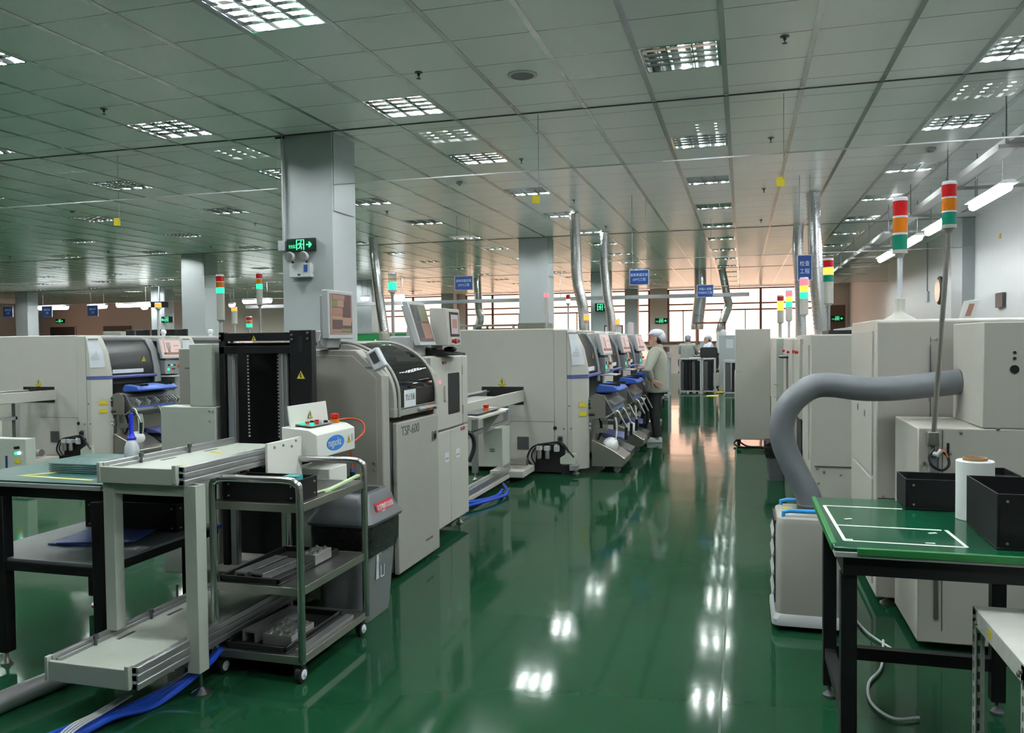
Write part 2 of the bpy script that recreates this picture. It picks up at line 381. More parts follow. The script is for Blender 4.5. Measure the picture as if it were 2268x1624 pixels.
# walls
B().box(XR, XR+0.2, YN, WALL_Y, 0, CH+.2).out('wall_right', mk('right_wall_paint', (0.66, 0.69, 0.71), 0.55, var=.02), kind='structure')
B().box(4.08, XR, 17.55, 18.4, 0, CH).out('wall_right_pier', 'col', kind='structure')
B().box(XL-0.2, XL, YN, 23.0, 0, CH+.2).box(XL-0.2, XL, 33.4, WALL_Y, 0, CH+.2).box(XL-0.2, XL, 23.0, 33.4, 0, 1.2).box(XL-0.2, XL, 23.0, 33.4, 3.5, CH+.2).out('wall_left', 'wallback', kind='structure')
b = B()
for y in (23.0, 25.6, 28.2, 30.8, 33.4): b.box(XL-.12, XL-.06, y-.04, y+.04, 1.2, 3.5)
for z in (1.22, 2.8, 3.48): b.box(XL-.12, XL-.06, 23.0, 33.4, z-.03, z+.03)
f = b.out('window_4', 'frame', kind='structure'); B().box(XL-.095, XL-.085, 23.0, 33.4, 1.2, 3.5).out('pane', 'pane', f)  # unseen window, added so daylight reaches the far left wall
B().box(XL, XR, YN-0.2, YN, 0, CH+.2).out('wall_near', 'wall', kind='structure')
WX0, WX1 = -17.1, 3.35
b = B().box(XL, WX0, WALL_Y, WALL_Y+.2, 0, CH+.2).box(WX1, XR, WALL_Y, WALL_Y+.2, 0, CH+.2).box(WX0, WX1, WALL_Y, WALL_Y+.2, 0, 1.40).box(WX0, WX1, WALL_Y, WALL_Y+.2, 3.78, CH+.2)
piers = [(-13.8, -12.75), (-4.0, -3.24)]
for a, c in piers: b.box(a, c, WALL_Y, WALL_Y+.2, 1.4, 3.78)
b.out('wall_back', 'wallback', kind='structure')
B().box(WX0, WX1, WALL_Y-.1, WALL_Y, 1.36, 1.41).out('trim_1', 'frame', kind='structure')
wins = [(-17.1, -13.8, [-15.45]), (-12.75, -4.0, [-11.4, -10.1, -8.7, -7.35, -6.0]), (-3.24, 3.35, [-2.55, -1.92, -.9, 0.1, 0.745, 1.5, 2.22])]
for n, (a, c, ms) in enumerate(wins):
    b = B(); t = 0.05
    for z in (1.41, 2.80, 3.07, 3.72): b.box(a, c, WALL_Y+.05, WALL_Y+.11, z-.03, z+.03)
    allm = sorted(set([a+.04, c-.04]+ms))
    thick = {-15.45, -11.4, -8.7, -6.0, -1.92, 0.745, 2.22}
    for x in allm:
        if x in thick or x < a+.1 or x > c-.1: b.box(x-.05, x+.05, WALL_Y+.04, WALL_Y+.12, 1.4, 3.75)
        else: b.box(x-.02, x+.02, WALL_Y+.05, WALL_Y+.1, 1.4, 2.82)
    f = b.out('window_%d' % (n+1), 'frame', kind='structure')
    B().box(a, c, WALL_Y+.075, WALL_Y+.085, 1.4, 3.75).out('pane', 'pane', f)
# doors in the far wall
def fdoor(n, x0, x1, z1, mat='door', y=WALL_Y):
    f = B().box(x0-.06, x0, y-.05, y, 0, z1+.06).box(x1, x1+.06, y-.05, y, 0, z1+.06).box(x0, x1, y-.05, y, z1, z1+.06).out('door_%d' % n, 'wallback', kind='structure')
    B().box(x0, x1, y-.03, y-.005, 0, z1).out('door_leaf', mat, f, bevel=.004)
    B().cyl((x0+.12, y-.03, 1.0), (x0+.12, y-.08, 1.0), .015).box(x0+.1, x0+.24, y-.09, y-.07, .985, 1.015).out('door_handle', 'steel', f)
fdoor(1, 3.5, 4.15, 2.9)
fdoor(2, -37.3, -35.6, 2.6, 'doorgrey'); fdoor(3, -33.7, -31.8, 2.6, 'doorgrey')
# square columns with corner guard strip
def column(x, y, w=.62, d=.55, guard=True):
    b = B().box(x-w/2, x+w/2, y, y+d, 0, CH)
    o = b.out('column', 'col', kind='structure')
    if guard:
        b = B().box(x-w/2-.02, x-w/2, y+.05, y+.09, 0, CH-.02).box(x+w/2, x+w/2+.015, y+.02, y+d-.06, 2.95, CH-.01)
        b.out('cable_cover', 'col', o)
    return o
column(-4.6, 8.02)
column(-4.46, 17.52, .66); column(-13.35, 17.6, .68); column(-22.2, 17.6, .68)
for x in (-4.6, -13.3, -22.2, -28.95): column(x, 27.1, .62)
column(-4.75, 36.1, .55); column(-13.4, 36.1, .6)
# smoke curtains: clear glass screens hanging under the ceiling
for y, lab in ((8.0, 'clear glass smoke curtain under the ceiling at the near column'), (17.5, 'glass smoke curtain along the second row of columns'), (27.0, 'glass smoke curtain along the farthest free columns')):
    segs = [(-37.9, 4.25)]
    t = thing('smoke_curtain', lab, 'smoke curtain', (-10, y, 3.2), 'glass smoke curtains under the ceiling')
    xs = [x for x in (-4.93, -4.27, -13.7, -13.0, -22.5, -21.85, -31.3, -30.7)]
    cuts = sorted([-4.93, -4.27, -13.63, -12.97, -22.55, -21.85, -29.3, -28.6]) if y > 20 else ([-4.95, -4.27] if y < 10 else sorted([-4.8, -4.12, -13.7, -13.0, -22.55, -21.85]))
    edges = [-37.9]+cuts+[4.25]
    b = B(); g = B()
    for i in range(0, len(edges), 2):
        b.box(edges[i], edges[i+1], y-.003, y+.003, 3.225, CH-.005); g.box(edges[i], edges[i+1], y-.006, y+.006, 3.215, 3.227)
    b.out('glass_sheet', 'curtain', t); g.out('bottom_edge', 'alu', t)

# ------------------------------------------------------------------ louvred ceiling lights
def make_light():
    t = thing('ceiling_light', 'x', 'ceiling light', (0, 0, 0), 'louvred ceiling lights')
    # housing with mirror troughs
    h = B()
    h.sheet([(-.31, 0), (-.31, .10), (.31, .10), (.31, 0)], 'y', -.3, .3, .004)
    h.box(-.31, .31, -.3, -.296, 0, .10).box(-.31, .31, .296, .3, 0, .10)
    h.box(-.318, -.298, -.3, .3, -.003, .003).box(.298, .318, -.3, .3, -.003, .003).box(-.3, .3, -.306, -.288, -.003, .003).box(-.3, .3, .288, .306, -.003, .003)
    h.out('housing', 'mirror', t)
    l = B()
    for x in (-.1, .1): l.prism([(x-.004, .004), (x+.004, .004), (x+.018, .05), (x-.018, .05)], 'y', -.295, .295)
    for s in (-1, 1): l.prism([(s*.297, .004), (s*.290, .004), (s*.275, .06), (s*.297, .06)], 'y', -.295, .295)
    for i in range(1, 5):
        y = -.3+.12*i
        l.prism([(y-.002, .004), (y+.002, .004), (y+.007, .028), (y-.007, .028)], 'x', -.295, .295)
    l.out('louvre', 'mirror', t)
    for x in (-.2, 0, .2):
        B().cyl((x, -.285, .044), (x, .285, .044), .013, 8).out('fluorescent_tube', 'tube', t)
    return t
L0 = make_light()
def where(x, y):
    ci = min(range(len(LX)), key=lambda i: abs(LX[i]-x))
    c = ['beside the right wall', 'over the green aisle', 'over the printing machine line', 'over the main column line', 'over the bench side', 'over the second machine line'][ci] if ci < 6 else '%s row from the right wall' % ['seventh', 'eighth', 'ninth', 'tenth', 'eleventh', 'twelfth'][ci-6]
    r = ['nearest' , 'second nearest', 'third nearest', 'fourth nearest', 'last before the near smoke curtain', 'first beyond the near smoke curtain', 'second beyond the near smoke curtain', 'third beyond the near smoke curtain', 'last before the middle smoke curtain', 'first beyond the middle smoke curtain', 'second beyond the middle smoke curtain', 'third beyond the middle smoke curtain', 'last before the far smoke curtain', 'first beyond the far smoke curtain', 'second beyond the far smoke curtain', 'last before the windows']
    ys = [-2.18, .22, 2.62, 5.02, 7.42, 9.75, 12.15, 14.55, 16.95, 19.2, 21.6, 24.0, 26.4, 28.8, 31.2, 33.6]
    ri = min(range(len(ys)), key=lambda i: abs(ys[i]-y))
    return 'square louvred light, %s, %s' % (c, r[ri])
for i, (x, y) in enumerate(lamps):
    if i == 0: L0.location = (x, y, CH); L0['label'] = where(x, y); r = L0
    else: r = dup(L0, (x, y, CH), label=where(x, y))
    if abs(x+.481) < .01 and abs(y-6.82) < .01:      # its left tube is out
        for ch in r.children:
            if 'tube' in ch.name and ch.data.vertices[0].co.x < -.1:
                ch.data = ch.data.copy(); ch.data.materials.clear(); ch.data.materials.append(MT['lightgrey']); ch['label'] = 'unlit grey tube'

# sprinklers, detectors, speaker, tags
def sprinkler(x, y, lab):
    b = B().lathe((x, y, CH), [(.035, 0), (.035, -.006), (.012, -.01), (.012, -.03), (.004, -.035), (.004, -.05), (.02, -.052), (.02, -.056)], 12)
    b.out('fire_sprinkler', 'darkgrey', label=lab, cat='sprinkler', group='fire sprinklers')
from mathutils import Vector as V3
def at(px, py, z):
    d = fw+(px-1134)/FPX*rt-(py-812)/FPX*upv; t = (z-CAMH)/d.z
    return d.x*t, d.y*t
for px, py, lab in ((230, 241, 'small dark sprinkler left of the column, near the bottle'), (927, 160, 'small dark sprinkler above the round ceiling speaker row'), (1738, 80, 'small dark sprinkler nearest the right wall lights'), (1155, 352, 'sprinkler beside the hanging yellow tag'),
        (1271, 443, 'sprinkler above the brightest foil duct'), (857, 468, 'sprinkler right of the main column'), (565, 494, 'sprinkler left of the main column'), (1707, 305, 'sprinkler between the aisle lights and wall lights'), (1692, 418, 'second sprinkler along the aisle right side'),
        (1686, 487, 'third sprinkler along the aisle right side'), (1342, 501, 'sprinkler above the second foil duct'), (467, 545, 'sprinkler above the second machine line'), (22, 568, 'sprinkler at the far left of the ceiling'), (240, 556, 'sprinkler beyond the second machine line')):
    sprinkler(*at(px, py, CH), lab)
for px, py, lab in ((1020, 403, 'grey smoke detector above the hanging blue signs'), (165, 467, 'grey smoke detector over the left machine line'), (2062, 328, 'white smoke detector near the right wall lights')):
    x, y = at(px, py, CH)
    B().box(x-.05, x+.05, y-.05, y+.05, CH-.035, CH-.006).lathe((x, y, CH), [(.035, -.035), (.03, -.055), (.01, -.06)], 16).out('smoke_detector', 'lightgrey', label=lab, cat='smoke detector')
x, y = at(1157, 166, CH)
t = thing('ceiling_speaker', 'round grey speaker grille set in the ceiling', 'speaker', (x, y, CH-.01))
B().lathe((x, y, CH), [(.13, .0), (.13, -.006), (.115, -.012), (.10, -.012), (.10, -.002)], 28).out('rim', mk('speaker_rim', (.5, .5, .5), .5), t)
B().lathe((x, y, CH), [(.10, -.001), (.09, -.010), (.02, -.013), (0.001, -.013)], 28).out('grille', mk('speaker_grille', (.12, .13, .13), .6), t)
for (x, y), zb, lab in ((at(1190, 252, CH), 2.97, 'yellow tag hanging on a cord over the mounting machine'), (at(256, 342, CH), 3.02, 'yellow tag hanging on a cord over the left line'), (at(1736, 205, CH), 3.0, 'pale tag hanging on a cord over the aisle')):
    y = y+.03
    t = thing('hanging_tag', lab, 'tag', (x, y, zb), 'tags on cords under the ceiling')
    B().cyl((x, y, zb), (x, y, CH), .003, 6).out('cord', 'grey', t)
    B().obox((x-.03, y, zb-.02), (.075, .012, .09), rz=.2).out('tag_card', 'yellow', t)

# ------------------------------------------------------------------ right wall lighting rig
for i, y in enumerate((8.85, 11.17, 13.47, 15.4, 17.66, 20.0, 22.5, 25.0)):
    t = thing('hanging_strut', ['galvanised strut on a rod, nearest above the dark machine pole', 'galvanised strut on a rod, second along the right wall', 'galvanised strut on a rod, third along the right wall', 'galvanised strut on a rod, fourth along the right wall', 'galvanised strut on a rod, fifth along the right wall', 'grey strut above the far right door, nearest of three', 'grey strut above the far right door, middle of three', 'grey strut above the far right door, farthest of three'][i], 'strut', (2.8, y, 3.33), 'struts hanging beside the right wall')
    B().cyl((2.43, y, 3.33), (2.43, y, CH), .007, 8).out('rod', 'grey', t)
    B().box(2.36, 3.35, y-.022, y+.022, 3.30, 3.34).out('strut', mk('galvanised', (.30, .30, .29), .4, .5), t, bevel=.003)
    if y < 19: B().cyl((3.3, y, 3.33), (3.3, y, CH), .007, 8).out('rod', 'grey', t)
b = B()
b.sheet([(2.44, 3.42), (2.44, 3.345), (2.60, 3.345), (2.60, 3.42)], 'y', 5.5, 30, .004)
b.out('cable_tray', mk('dull_tray', (.32, .32, .32), .5, .3), label='long aluminium cable tray running along the right wall', cat='cable tray')
b = B()
for x, z in ((2.48, 3.365), (2.52, 3.37), (2.56, 3.362)): b.tube([(x+random.uniform(-.01, .01), 5.5+i*1.2, z+random.uniform(0, .01)) for i in range(21)], .012, 6)
b.out('cable_bundle', 'darkgrey', label='dark cables lying in the tray by the right wall', cat='cables')
def batten(x0, y0, x1, y1, z, lab, grp, r=.055):
    t = thing('batten_light', lab, 'light', ((x0+x1)/2, (y0+y1)/2, z), grp)
    d = Vector((x1-x0, y1-y0, 0)); d.normalize(); n = Vector((-d.y, d.x, 0))
    b = B(); w_ = n*.10
    for zz in (0,): b.rings([[(x0-w_.x, y0-w_.y, z+.035), (x0+w_.x, y0+w_.y, z+.035), (x0+w_.x*.5, y0+w_.y*.5, z+r+.02), (x0-w_.x*.5, y0-w_.y*.5, z+r+.02)], [(x1-w_.x, y1-w_.y, z+.035), (x1+w_.x, y1+w_.y, z+.035), (x1+w_.x*.5, y1+w_.y*.5, z+r+.02), (x1-w_.x*.5, y1-w_.y*.5, z+r+.02)]])
    b.out('housing', 'lightgrey', t)
    for k in (.15, .85): B().cyl((x0+(x1-x0)*k, y0+(y1-y0)*k, z+r+.02), (x0+(x1-x0)*k, y0+(y1-y0)*k, CH), .006, 6).out('hanger', 'grey', t)
    B().tube([(x0, y0, z), (x0+d.x*.05, y0+d.y*.05, z), (x1-d.x*.05, y1-d.y*.05, z), (x1, y1, z)], [r*.5, r, r, r*.5], 14).out('diffuser', 'batten', t)
    return t
for i, (y0, y1) in enumerate(((7.2, 8.5), (10.2, 11.7), (12.9, 14.3), (14.9, 16.3), (17.4, 19.0))):
    batten(2.83, y0, 2.83, y1, 3.16, ['lit tube light at the right frame edge', 'lit tube light beside the orange and green lamp tower', 'lit tube light, third along the right wall', 'lit tube light hidden partly by the red lamp tower', 'lit tube light, farthest along the right wall'][i], 'tube lights along the right wall')
for i, (x, y, l) in enumerate(((-27.2, 27.0, 1.5), (-25.0, 27.0, .9), (-22.9, 26.6, 1.6), (-17.2, 26.3, 1.2), (-19.8, 28.5, .25), (-15.9, 27.6, .3), (-12.9, 26.4, .3), (-11.6, 26.4, .4), (-24.0, 28.5, .3))):
    batten(x-l/2, y, x+l/2, y, 3.10, 'distant lit tube light, %s from the pale far wall corner' % ['first', 'second', 'third', 'fourth', 'sixth', 'seventh', 'eighth', 'ninth', 'fifth'][i], 'distant tube lights', r=.085)
# wall clock, exit signs, switch boxes on right wall
x, y = 4.3, 19.8
t = thing('wall_clock', 'round dark-rimmed clock on the right wall', 'clock', (4.28, 20.3, 2.55))
B().lathe((4.22, 20.3, 2.55), [(.02, 0), (.27, 0), (.32, .03), (.32, .07), (.30, .078)], 32, 'x').out('rim', 'blackplastic', t)
B().lathe((4.215, 20.3, 2.55), [(.001, 0), (.26, 0), (.26, .006)], 32, 'x').out('clock_face', mk('clock_face', (.7, .6, .5), .15), t)
def exit_sign(cx, y, cz, w, h, lab, arrow='r', face='-y', man=True, txt='安全出口', dark=True):
    t = thing('exit_sign', lab, 'exit sign', (cx, y, cz-h/2), None)
    B().box(cx-w/2, cx+w/2, y-.02, y+.02, cz-h/2, cz+h/2).out('housing', 'blackplastic', t, bevel=.003)
    B().box(cx-w/2+.008, cx+w/2-.008, y-.024, y-.02, cz-h/2+.012, cz+h/2-.012).out('face', 'exitdark', t)
    b = B(); f = y-.027; u = h
    def bar(p, q, r): b.prism([(cx+p[0]*u-r*u*(q[1]-p[1])/ln(p, q), cz+p[1]*u+r*u*(q[0]-p[0])/ln(p, q)), (cx+q[0]*u-r*u*(q[1]-p[1])/ln(p, q), cz+q[1]*u+r*u*(q[0]-p[0])/ln(p, q)), (cx+q[0]*u+r*u*(q[1]-p[1])/ln(p, q), cz+q[1]*u-r*u*(q[0]-p[0])/ln(p, q)), (cx+p[0]*u+r*u*(q[1]-p[1])/ln(p, q), cz+p[1]*u-r*u*(q[0]-p[0])/ln(p, q))], 'y', f, f+.002)
    def ln(p, q): return math.hypot(q[0]-p[0], q[1]-p[1]) or 1
    for p, q, r in (((-.30, -.38), (-.30, .40), .04), ((.30, -.38), (.30, .40), .04), ((-.33, .37), (.33, .37), .03)): bar(p, q, r)
    for p, q, r in (((.0, .12), (.02, -.08), .07), ((.02, .14), (-.14, .10), .03), ((-.14, .10), (-.2, -.03), .03), ((.04, .14), (.14, .02), .03), ((.14, .02), (.24, .03), .03), ((.03, -.08), (.12, -.2), .04), ((.12, -.2), (.08, -.34), .035), ((0, -.08), (-.07, -.24), .04), ((-.07, -.24), (-.22, -.26), .035)): bar(p, q, r)
    b.lathe((cx+.07*u, f, cz+.25*u), [(.001, 0), (.06*u, 0), (.06*u, .002)], 12, 'y')
    s = 1 if arrow == 'r' else -1
    bar((s*.5, 0), (s*.85, 0), .05); bar((s*.72, .2), (s*.93, -.02), .06); bar((s*.72, -.2), (s*.93, .02), .06)
    b.out('running_man_and_arrow', 'exitglow', t)
    if txt: text(txt, h*.30, (cx-w/2+.03, f, cz-h*.22), '-y', 'exitglow', t, sx=.56)
    return t
exit_sign(-4.655, 7.985, 2.585, .345, .145, 'lit green exit sign with running man and arrow on the near column')
exit_sign(-3.5, WALL_Y-.03, 2.36, .55, .24, 'small lit green exit sign on the brown pier between windows')
exit_sign(3.82, WALL_Y-.07, 2.33, .5, .22, 'small lit green exit sign on the brown door at the far right')
exit_sign(-36.6, WALL_Y-.03, 2.93, .6, .22, 'small green exit sign above the far left dark opening')
exit_sign(-21.75, 27.06, 2.52, .5, .24, 'green exit sign on the left column beside the orange beacon', arrow='l')
exit_sign(-4.6, 27.06, 2.62, .34, .28, 'green exit sign on the grey column behind the second foil duct', txt='')
# twin-head emergency light
ex, ey, ez = -4.66, 7.97, 2.31
t = thing('emergency_light', 'white twin-head emergency light below the exit sign on the column', 'emergency light', (ex, 8.0, ez))
B().box(ex-.125, ex+.135, 7.94, 8.01, ez-.08, ez+.075).out('body', mk('emergency_body', (.58, .60, .62), .4), t, bevel=.006)
for s in (-.115, .055):
    h = B().lathe((ex+s+.01, 7.93, ez+.145), [(.001, -.03), (.045, -.028), (.056, -.012), (.05, .02), (.02, .045)], 20, 'y').out('lamp_head', 'lightgrey', t)
    B().lathe((ex+s+.01, 7.898, ez+.145), [(.001, 0), (.046, .0), (.046, .006)], 20, 'y').out('lens', 'steel', h)
    B().cyl((ex+s+.01, 7.96, ez+.11), (ex+s+.03, 7.97, ez+.07), .012, 8).out('bracket', 'blackplastic', t)
B().box(ex+.055, ex+.10, 7.935, 7.94, ez-.02, ez+.055).out('blue_label', 'signblue', t)
B().box(ex-.02, ex+.012, 7.935, 7.94, ez-.062, ez-.042).out('button_plate', 'ink', t)
b = B(); b.tube([(ex-.125, 7.98, ez-.01), (ex-.17, 7.98, ez+.03), (ex-.18, 7.98, ez+.1), (ex-.15, 7.98, ez+.2)], .003, 6); b.tube([(ex+.01, 7.98, ez+.08), (ex+.08, 7.98, ez+.1), (ex+.15, 7.98, ez+.06), (ex+.165, 7.98, ez), (ex+.14, 7.98, ez-.04)], .003, 6); b.out('wire', 'lightgrey', t)
# conduit on the column
t = thing('conduit', 'thin white conduit and junction box down the near column edge', 'conduit', (-4.885, 8.0, 2.5))
B().cyl((-4.875, 8.0, 2.62), (-4.875, 8.0, 3.79), .012, 10).out('pipe', 'lightgrey', t)
B().box(-4.935, -4.85, 7.965, 8.02, 2.53, 2.64).out('junction_box', 'col', t, bevel=.004)
B().box(-4.96, -4.85, 7.99, 8.0, 3.765, 3.785).out('clip', 'blackplastic', t)
# hanging blue signs
def blue_sign(cx, y, cz, w, h, lines, lab):
    t = thing('hanging_sign', lab, 'sign', (cx, y, cz-h/2), 'blue section signs hanging from the ceiling')
    B().box(cx-w/2, cx+w/2, y-.012, y+.012, cz-h/2, cz+h/2).out('frame', 'lightgrey', t)
    B().box(cx-w/2+.012, cx+w/2-.012, y-.015, y-.012, cz-h/2+.012, cz+h/2-.012).out('board', 'signblue', t)
    b = B()
    for s in (-1, 1): b.cyl((cx+s*w*.35, y, cz+h/2), (cx+s*w*.35, y, CH), .004, 6)
    b.out('hanging_wire', 'grey', t)
    for i, l in enumerate(lines): text(l, h*.22, (cx, y-.0155, cz+h*.08-i*h*.3), '-y', 'signwhite', t, align='CENTER', sx=.85)
blue_sign(-4.87, 14.0, 2.575, .35, .26, ['基板表面实装', '(SMT)工程'], 'blue hanging sign left of the square white column')
blue_sign(-1.58, 13.0, 2.50, .31, .245, ['基板表面实装', '(SMT)工程'], 'blue hanging sign above the standing worker')
blue_sign(-.69, 16.0, 2.43, .31, .24, ['手插入·检查', '中间SMT工程'], 'blue hanging sign in front of the far windows, above the aisle')
blue_sign(.84, 12.2, 2.50, .20, .36, ['检查', '工程'], 'narrow blue hanging sign between two foil ducts')
for px, pz, lab in (((-28.45), 2.93, 'small blue hanging sign by the white column at far left'), ((-26.5), 2.9, 'small blue hanging sign left of the bright tube light'), ((-24.3), 2.88, 'small blue hanging sign right of the second tube light')):
    blue_sign(px, 26.0, pz, .5, .42, ['基板实装', '工程'], lab)
t = thing('air_duct', 'long pale duct crossing the room before the windows', 'duct', (-8.9, 26.85, 2.86))
B().box(-18.0, .2, 26.75, 26.9, 2.86, 2.98).out('duct_body', 'grey', t)
for i in range(7): B().cyl((-17.5+i*2.9, 26.82, 2.98), (-17.5+i*2.9, 26.82, CH), .01, 6).out('hanger', 'grey', t)

# flexible metal ducts
def foil(pts, r, lab, collar=True):
    t = thing('foil_duct', lab, 'duct', pts[-1], 'flexible foil ducts')
    P = [Vector(p) for p in pts]; path = []
    for i in range(len(P)-1):
        p0, p1, p2, p3 = P[max(i-1, 0)], P[i], P[i+1], P[min(i+2, len(P)-1)]
        n = max(2, int((p2-p1).length/.028))
        for k in range(n):
            u = k/n; path.append(.5*((2*p1)+(-p0+p2)*u+(2*p0-5*p1+4*p2-p3)*u*u+(-p0+3*p1-3*p2+p3)*u**3))
    path.append(P[-1])
    B().tube(path, [r*(1+(.05 if i % 2 else -.05)) for i in range(len(path))], 14).out('corrugated_tube', 'foil', t, sharp=9)
    if collar:
        e = P[-1]; B().lathe((e.x, e.y, e.z-.16), [(r*1.0, 0), (r*1.02, .16), (r*.9, .2)], 18).out('collar', 'steel', t)
    return t
foil([(-2.90, 14.4, 3.79), (-2.88, 14.4, 3.2), (-2.86, 14.4, 2.6), (-2.76, 14.4, 2.1), (-2.75, 14.5, 1.57)], .095, 'brightest foil duct, lit white at its top, behind the mounting machine')
foil([(-2.81, 17.1, 3.79), (-2.82, 17.1, 3.2), (-2.76, 17.1, 2.5), (-2.68, 17.1, 2.0), (-2.66, 17.1, 1.57)], .095, 'second foil duct, right of the brightest one')
foil([(-7.65, 16.1, 3.79), (-7.60, 16.1, 3.1), (-7.52, 16.1, 2.4), (-7.42, 16.1, 1.73)], .105, 'foil duct just right of the near column')
foil([(1.06, 13.6, 3.79), (1.08, 13.6, 3.2), (1.10, 13.6, 2.6), (1.13, 13.6, 2.15), (1.19, 13.6, 1.52)], .105, 'thickest foil duct, above the right machine row')
foil([(1.07, 17.2, 3.79), (1.05, 17.2, 3.2), (1.09, 17.2, 2.6), (1.12, 17.2, 1.52)], .10, 'foil duct behind the thickest one on the right')
foil([(-1.35, 27.5, 3.79), (-1.35, 27.5, 2.9), (-1.42, 27.5, 2.3), (-1.45, 27.5, 2.0)], .20, 'dull foil duct hanging below the farthest blue sign')
foil([(-.66, 27.5, 3.79), (-.5, 27.5, 2.9), (-.46, 27.5, 2.57), (-.67, 27.5, 2.0), (-.74, 27.5, 1.7)], .13, 'bent dull duct in front of the windows over the aisle', False)
foil([(-9.0, 27.3, 3.79), (-8.95, 27.3, 2.7), (-8.9, 27.3, 2.3), (-9.1, 27.3, 1.8)], .14, 'dull hanging duct between the left windows', False)

# ================================================================== printing line, near left
def foot(b, x, y, z1, r=.03):
    b.lathe((x, y, 0), [(r, 0), (r, .008), (r*.45, .022), (.008, .03), (.008, z1)], 14)
def feet(t, pts, z1, r=.03, mat='steel'):
    for x, y in pts: b = B(); foot(b, x, y, z1, r); b.out('levelling_foot', mat, t)
def screws(t, pts, ax, s, r=.006, nm='screw', mat='steel'):
    for p in pts: B().lathe(p, [(r, 0), (r*.85, s*r*.8), (.001, s*r)], 8, ax).out(nm, mat, t)

def smooth(pts, n=8):
    P = [Vector(p) for p in pts]; out = []
    for i in range(len(P)-1):
        p0, p1, p2, p3 = P[max(i-1, 0)], P[i], P[i+1], P[min(i+2, len(P)-1)]
        for k in range(n):
            u = k/n; out.append(.5*((2*p1)+(-p0+p2)*u+(2*p0-5*p1+4*p2-p3)*u*u+(-p0+3*p1-3*p2+p3)*u**3))
    return out+[P[-1]]

# ---- stencil printer
t = thing('stencil_printer', 'beige stencil printer with a curved smoked cover and TSP-600 on its door', 'machine', (-2.9, 5.05, 0))
y0, y1 = 4.58, 5.50
prof = [(-3.6, .08), (-2.13, .08), (-2.13, 1.30), (-2.31, 1.46), (-3.6, 1.48)]
B().prism(prof, 'y', y0, y0+.10).out('side_panel', 'beige', t, bevel=.008)
b = B(); b.box(-3.6, -2.2, y0-.002, y0+.001, .74, .745); b.box(-3.55, -2.17, y0-.004, y0, 1.35, 1.352); b.out('panel_seam', 'ink', t)
b = B().prism([(-3.5, .12), (-2.17, .12), (-2.17, 1.285), (-2.33, 1.425), (-3.5, 1.44)], 'y', y0-.006, y0)
b.out('side_cover', 'beige_dark', t, bevel=.002)
B().prism([(-3.6, .08), (-2.19, .08), (-2.19, .98), (-2.5, 1.0), (-2.5, 1.30), (-3.6, 1.46)], 'y', y0+.10, y1-.06).out('body', 'beige_dark', t, bevel=.006)
B().prism(prof[:2]+[(-2.13, 1.28), (-2.26, 1.42), (-2.5, 1.49), (-3.6, 1.49)], 'y', y1-.06, y1).out('side_panel', 'beige', t, bevel=.008)
B().box(-3.6, -2.62, y0+.1, y1-.06, 1.44, 1.475).out('top_plate', 'beige', t, bevel=.004)
# hood
arc = [(-2.62, 1.492), (-2.5, 1.50), (-2.38, 1.485), (-2.26, 1.43), (-2.17, 1.35), (-2.115, 1.25), (-2.10, 1.16), (-2.10, 1.075)]
arc = [(p.x, p.z) for p in smooth([(a, 0, c) for a, c in arc], 3)]
cheek = [p for p in arc]+[(-2.10, 1.03), (-2.62, 1.03)]
for a_, c_ in ((y0+.102, y0+.15), (y1-.11, y1-.065)): B().prism(cheek, 'y', a_, c_).out('hood_cheek', 'beige', t, bevel=.004)
hood = B().sheet(arc, 'y', y0+.17, y1-.13, .004).out('hood_cover', 'smoked', t)
b = B()
for a, c in ((y0+.15, y0+.175), (y1-.135, y1-.11)): b.sheet(arc+[(-2.10, 1.03)], 'y', a, c, .016)
b.prism([(-2.10, 1.03), (-2.095, 1.09), (-2.135, 1.09), (-2.135, 1.03)], 'y', y0+.10, y1-.065)
b.out('hood_frame', 'beige', t, bevel=.006)
B().box(-2.10, -2.075, 5.05, 5.40, 1.052, 1.064).box(-2.1, -2.08, 5.06, 5.08, 1.045, 1.07).out('hood_handle', 'lightgrey', t)
b = B(); b.box(-2.098, -2.0965, 5.25, 5.42, 1.066, 1.082); b.box(-2.098, -2.0965, 5.22, 5.33, 1.034, 1.046); b.out('orange_label', 'lens_orange', t)
# inside
b = B(); b.box(-2.9, -2.45, y0+.14, y1-.1, 1.02, 1.06); b.box(-2.44, -2.28, 4.95, 5.15, 1.06, 1.18); b.box(-2.5, -2.4, 4.75, 5.35, 1.2, 1.26); b.cyl((-2.42, 4.75, 1.13), (-2.42, 5.3, 1.13), .03)
b.out('print_head', 'darkgrey', t, bevel=.004)
B().box(-2.35, -2.345, 5.02, 5.10, 1.215, 1.235).out('indicator', 'lit_red', t)
p = B().box(-2.0958, -2.0945, 4.83, 5.02, 1.085, 1.195).out('notice', 'paper', t)
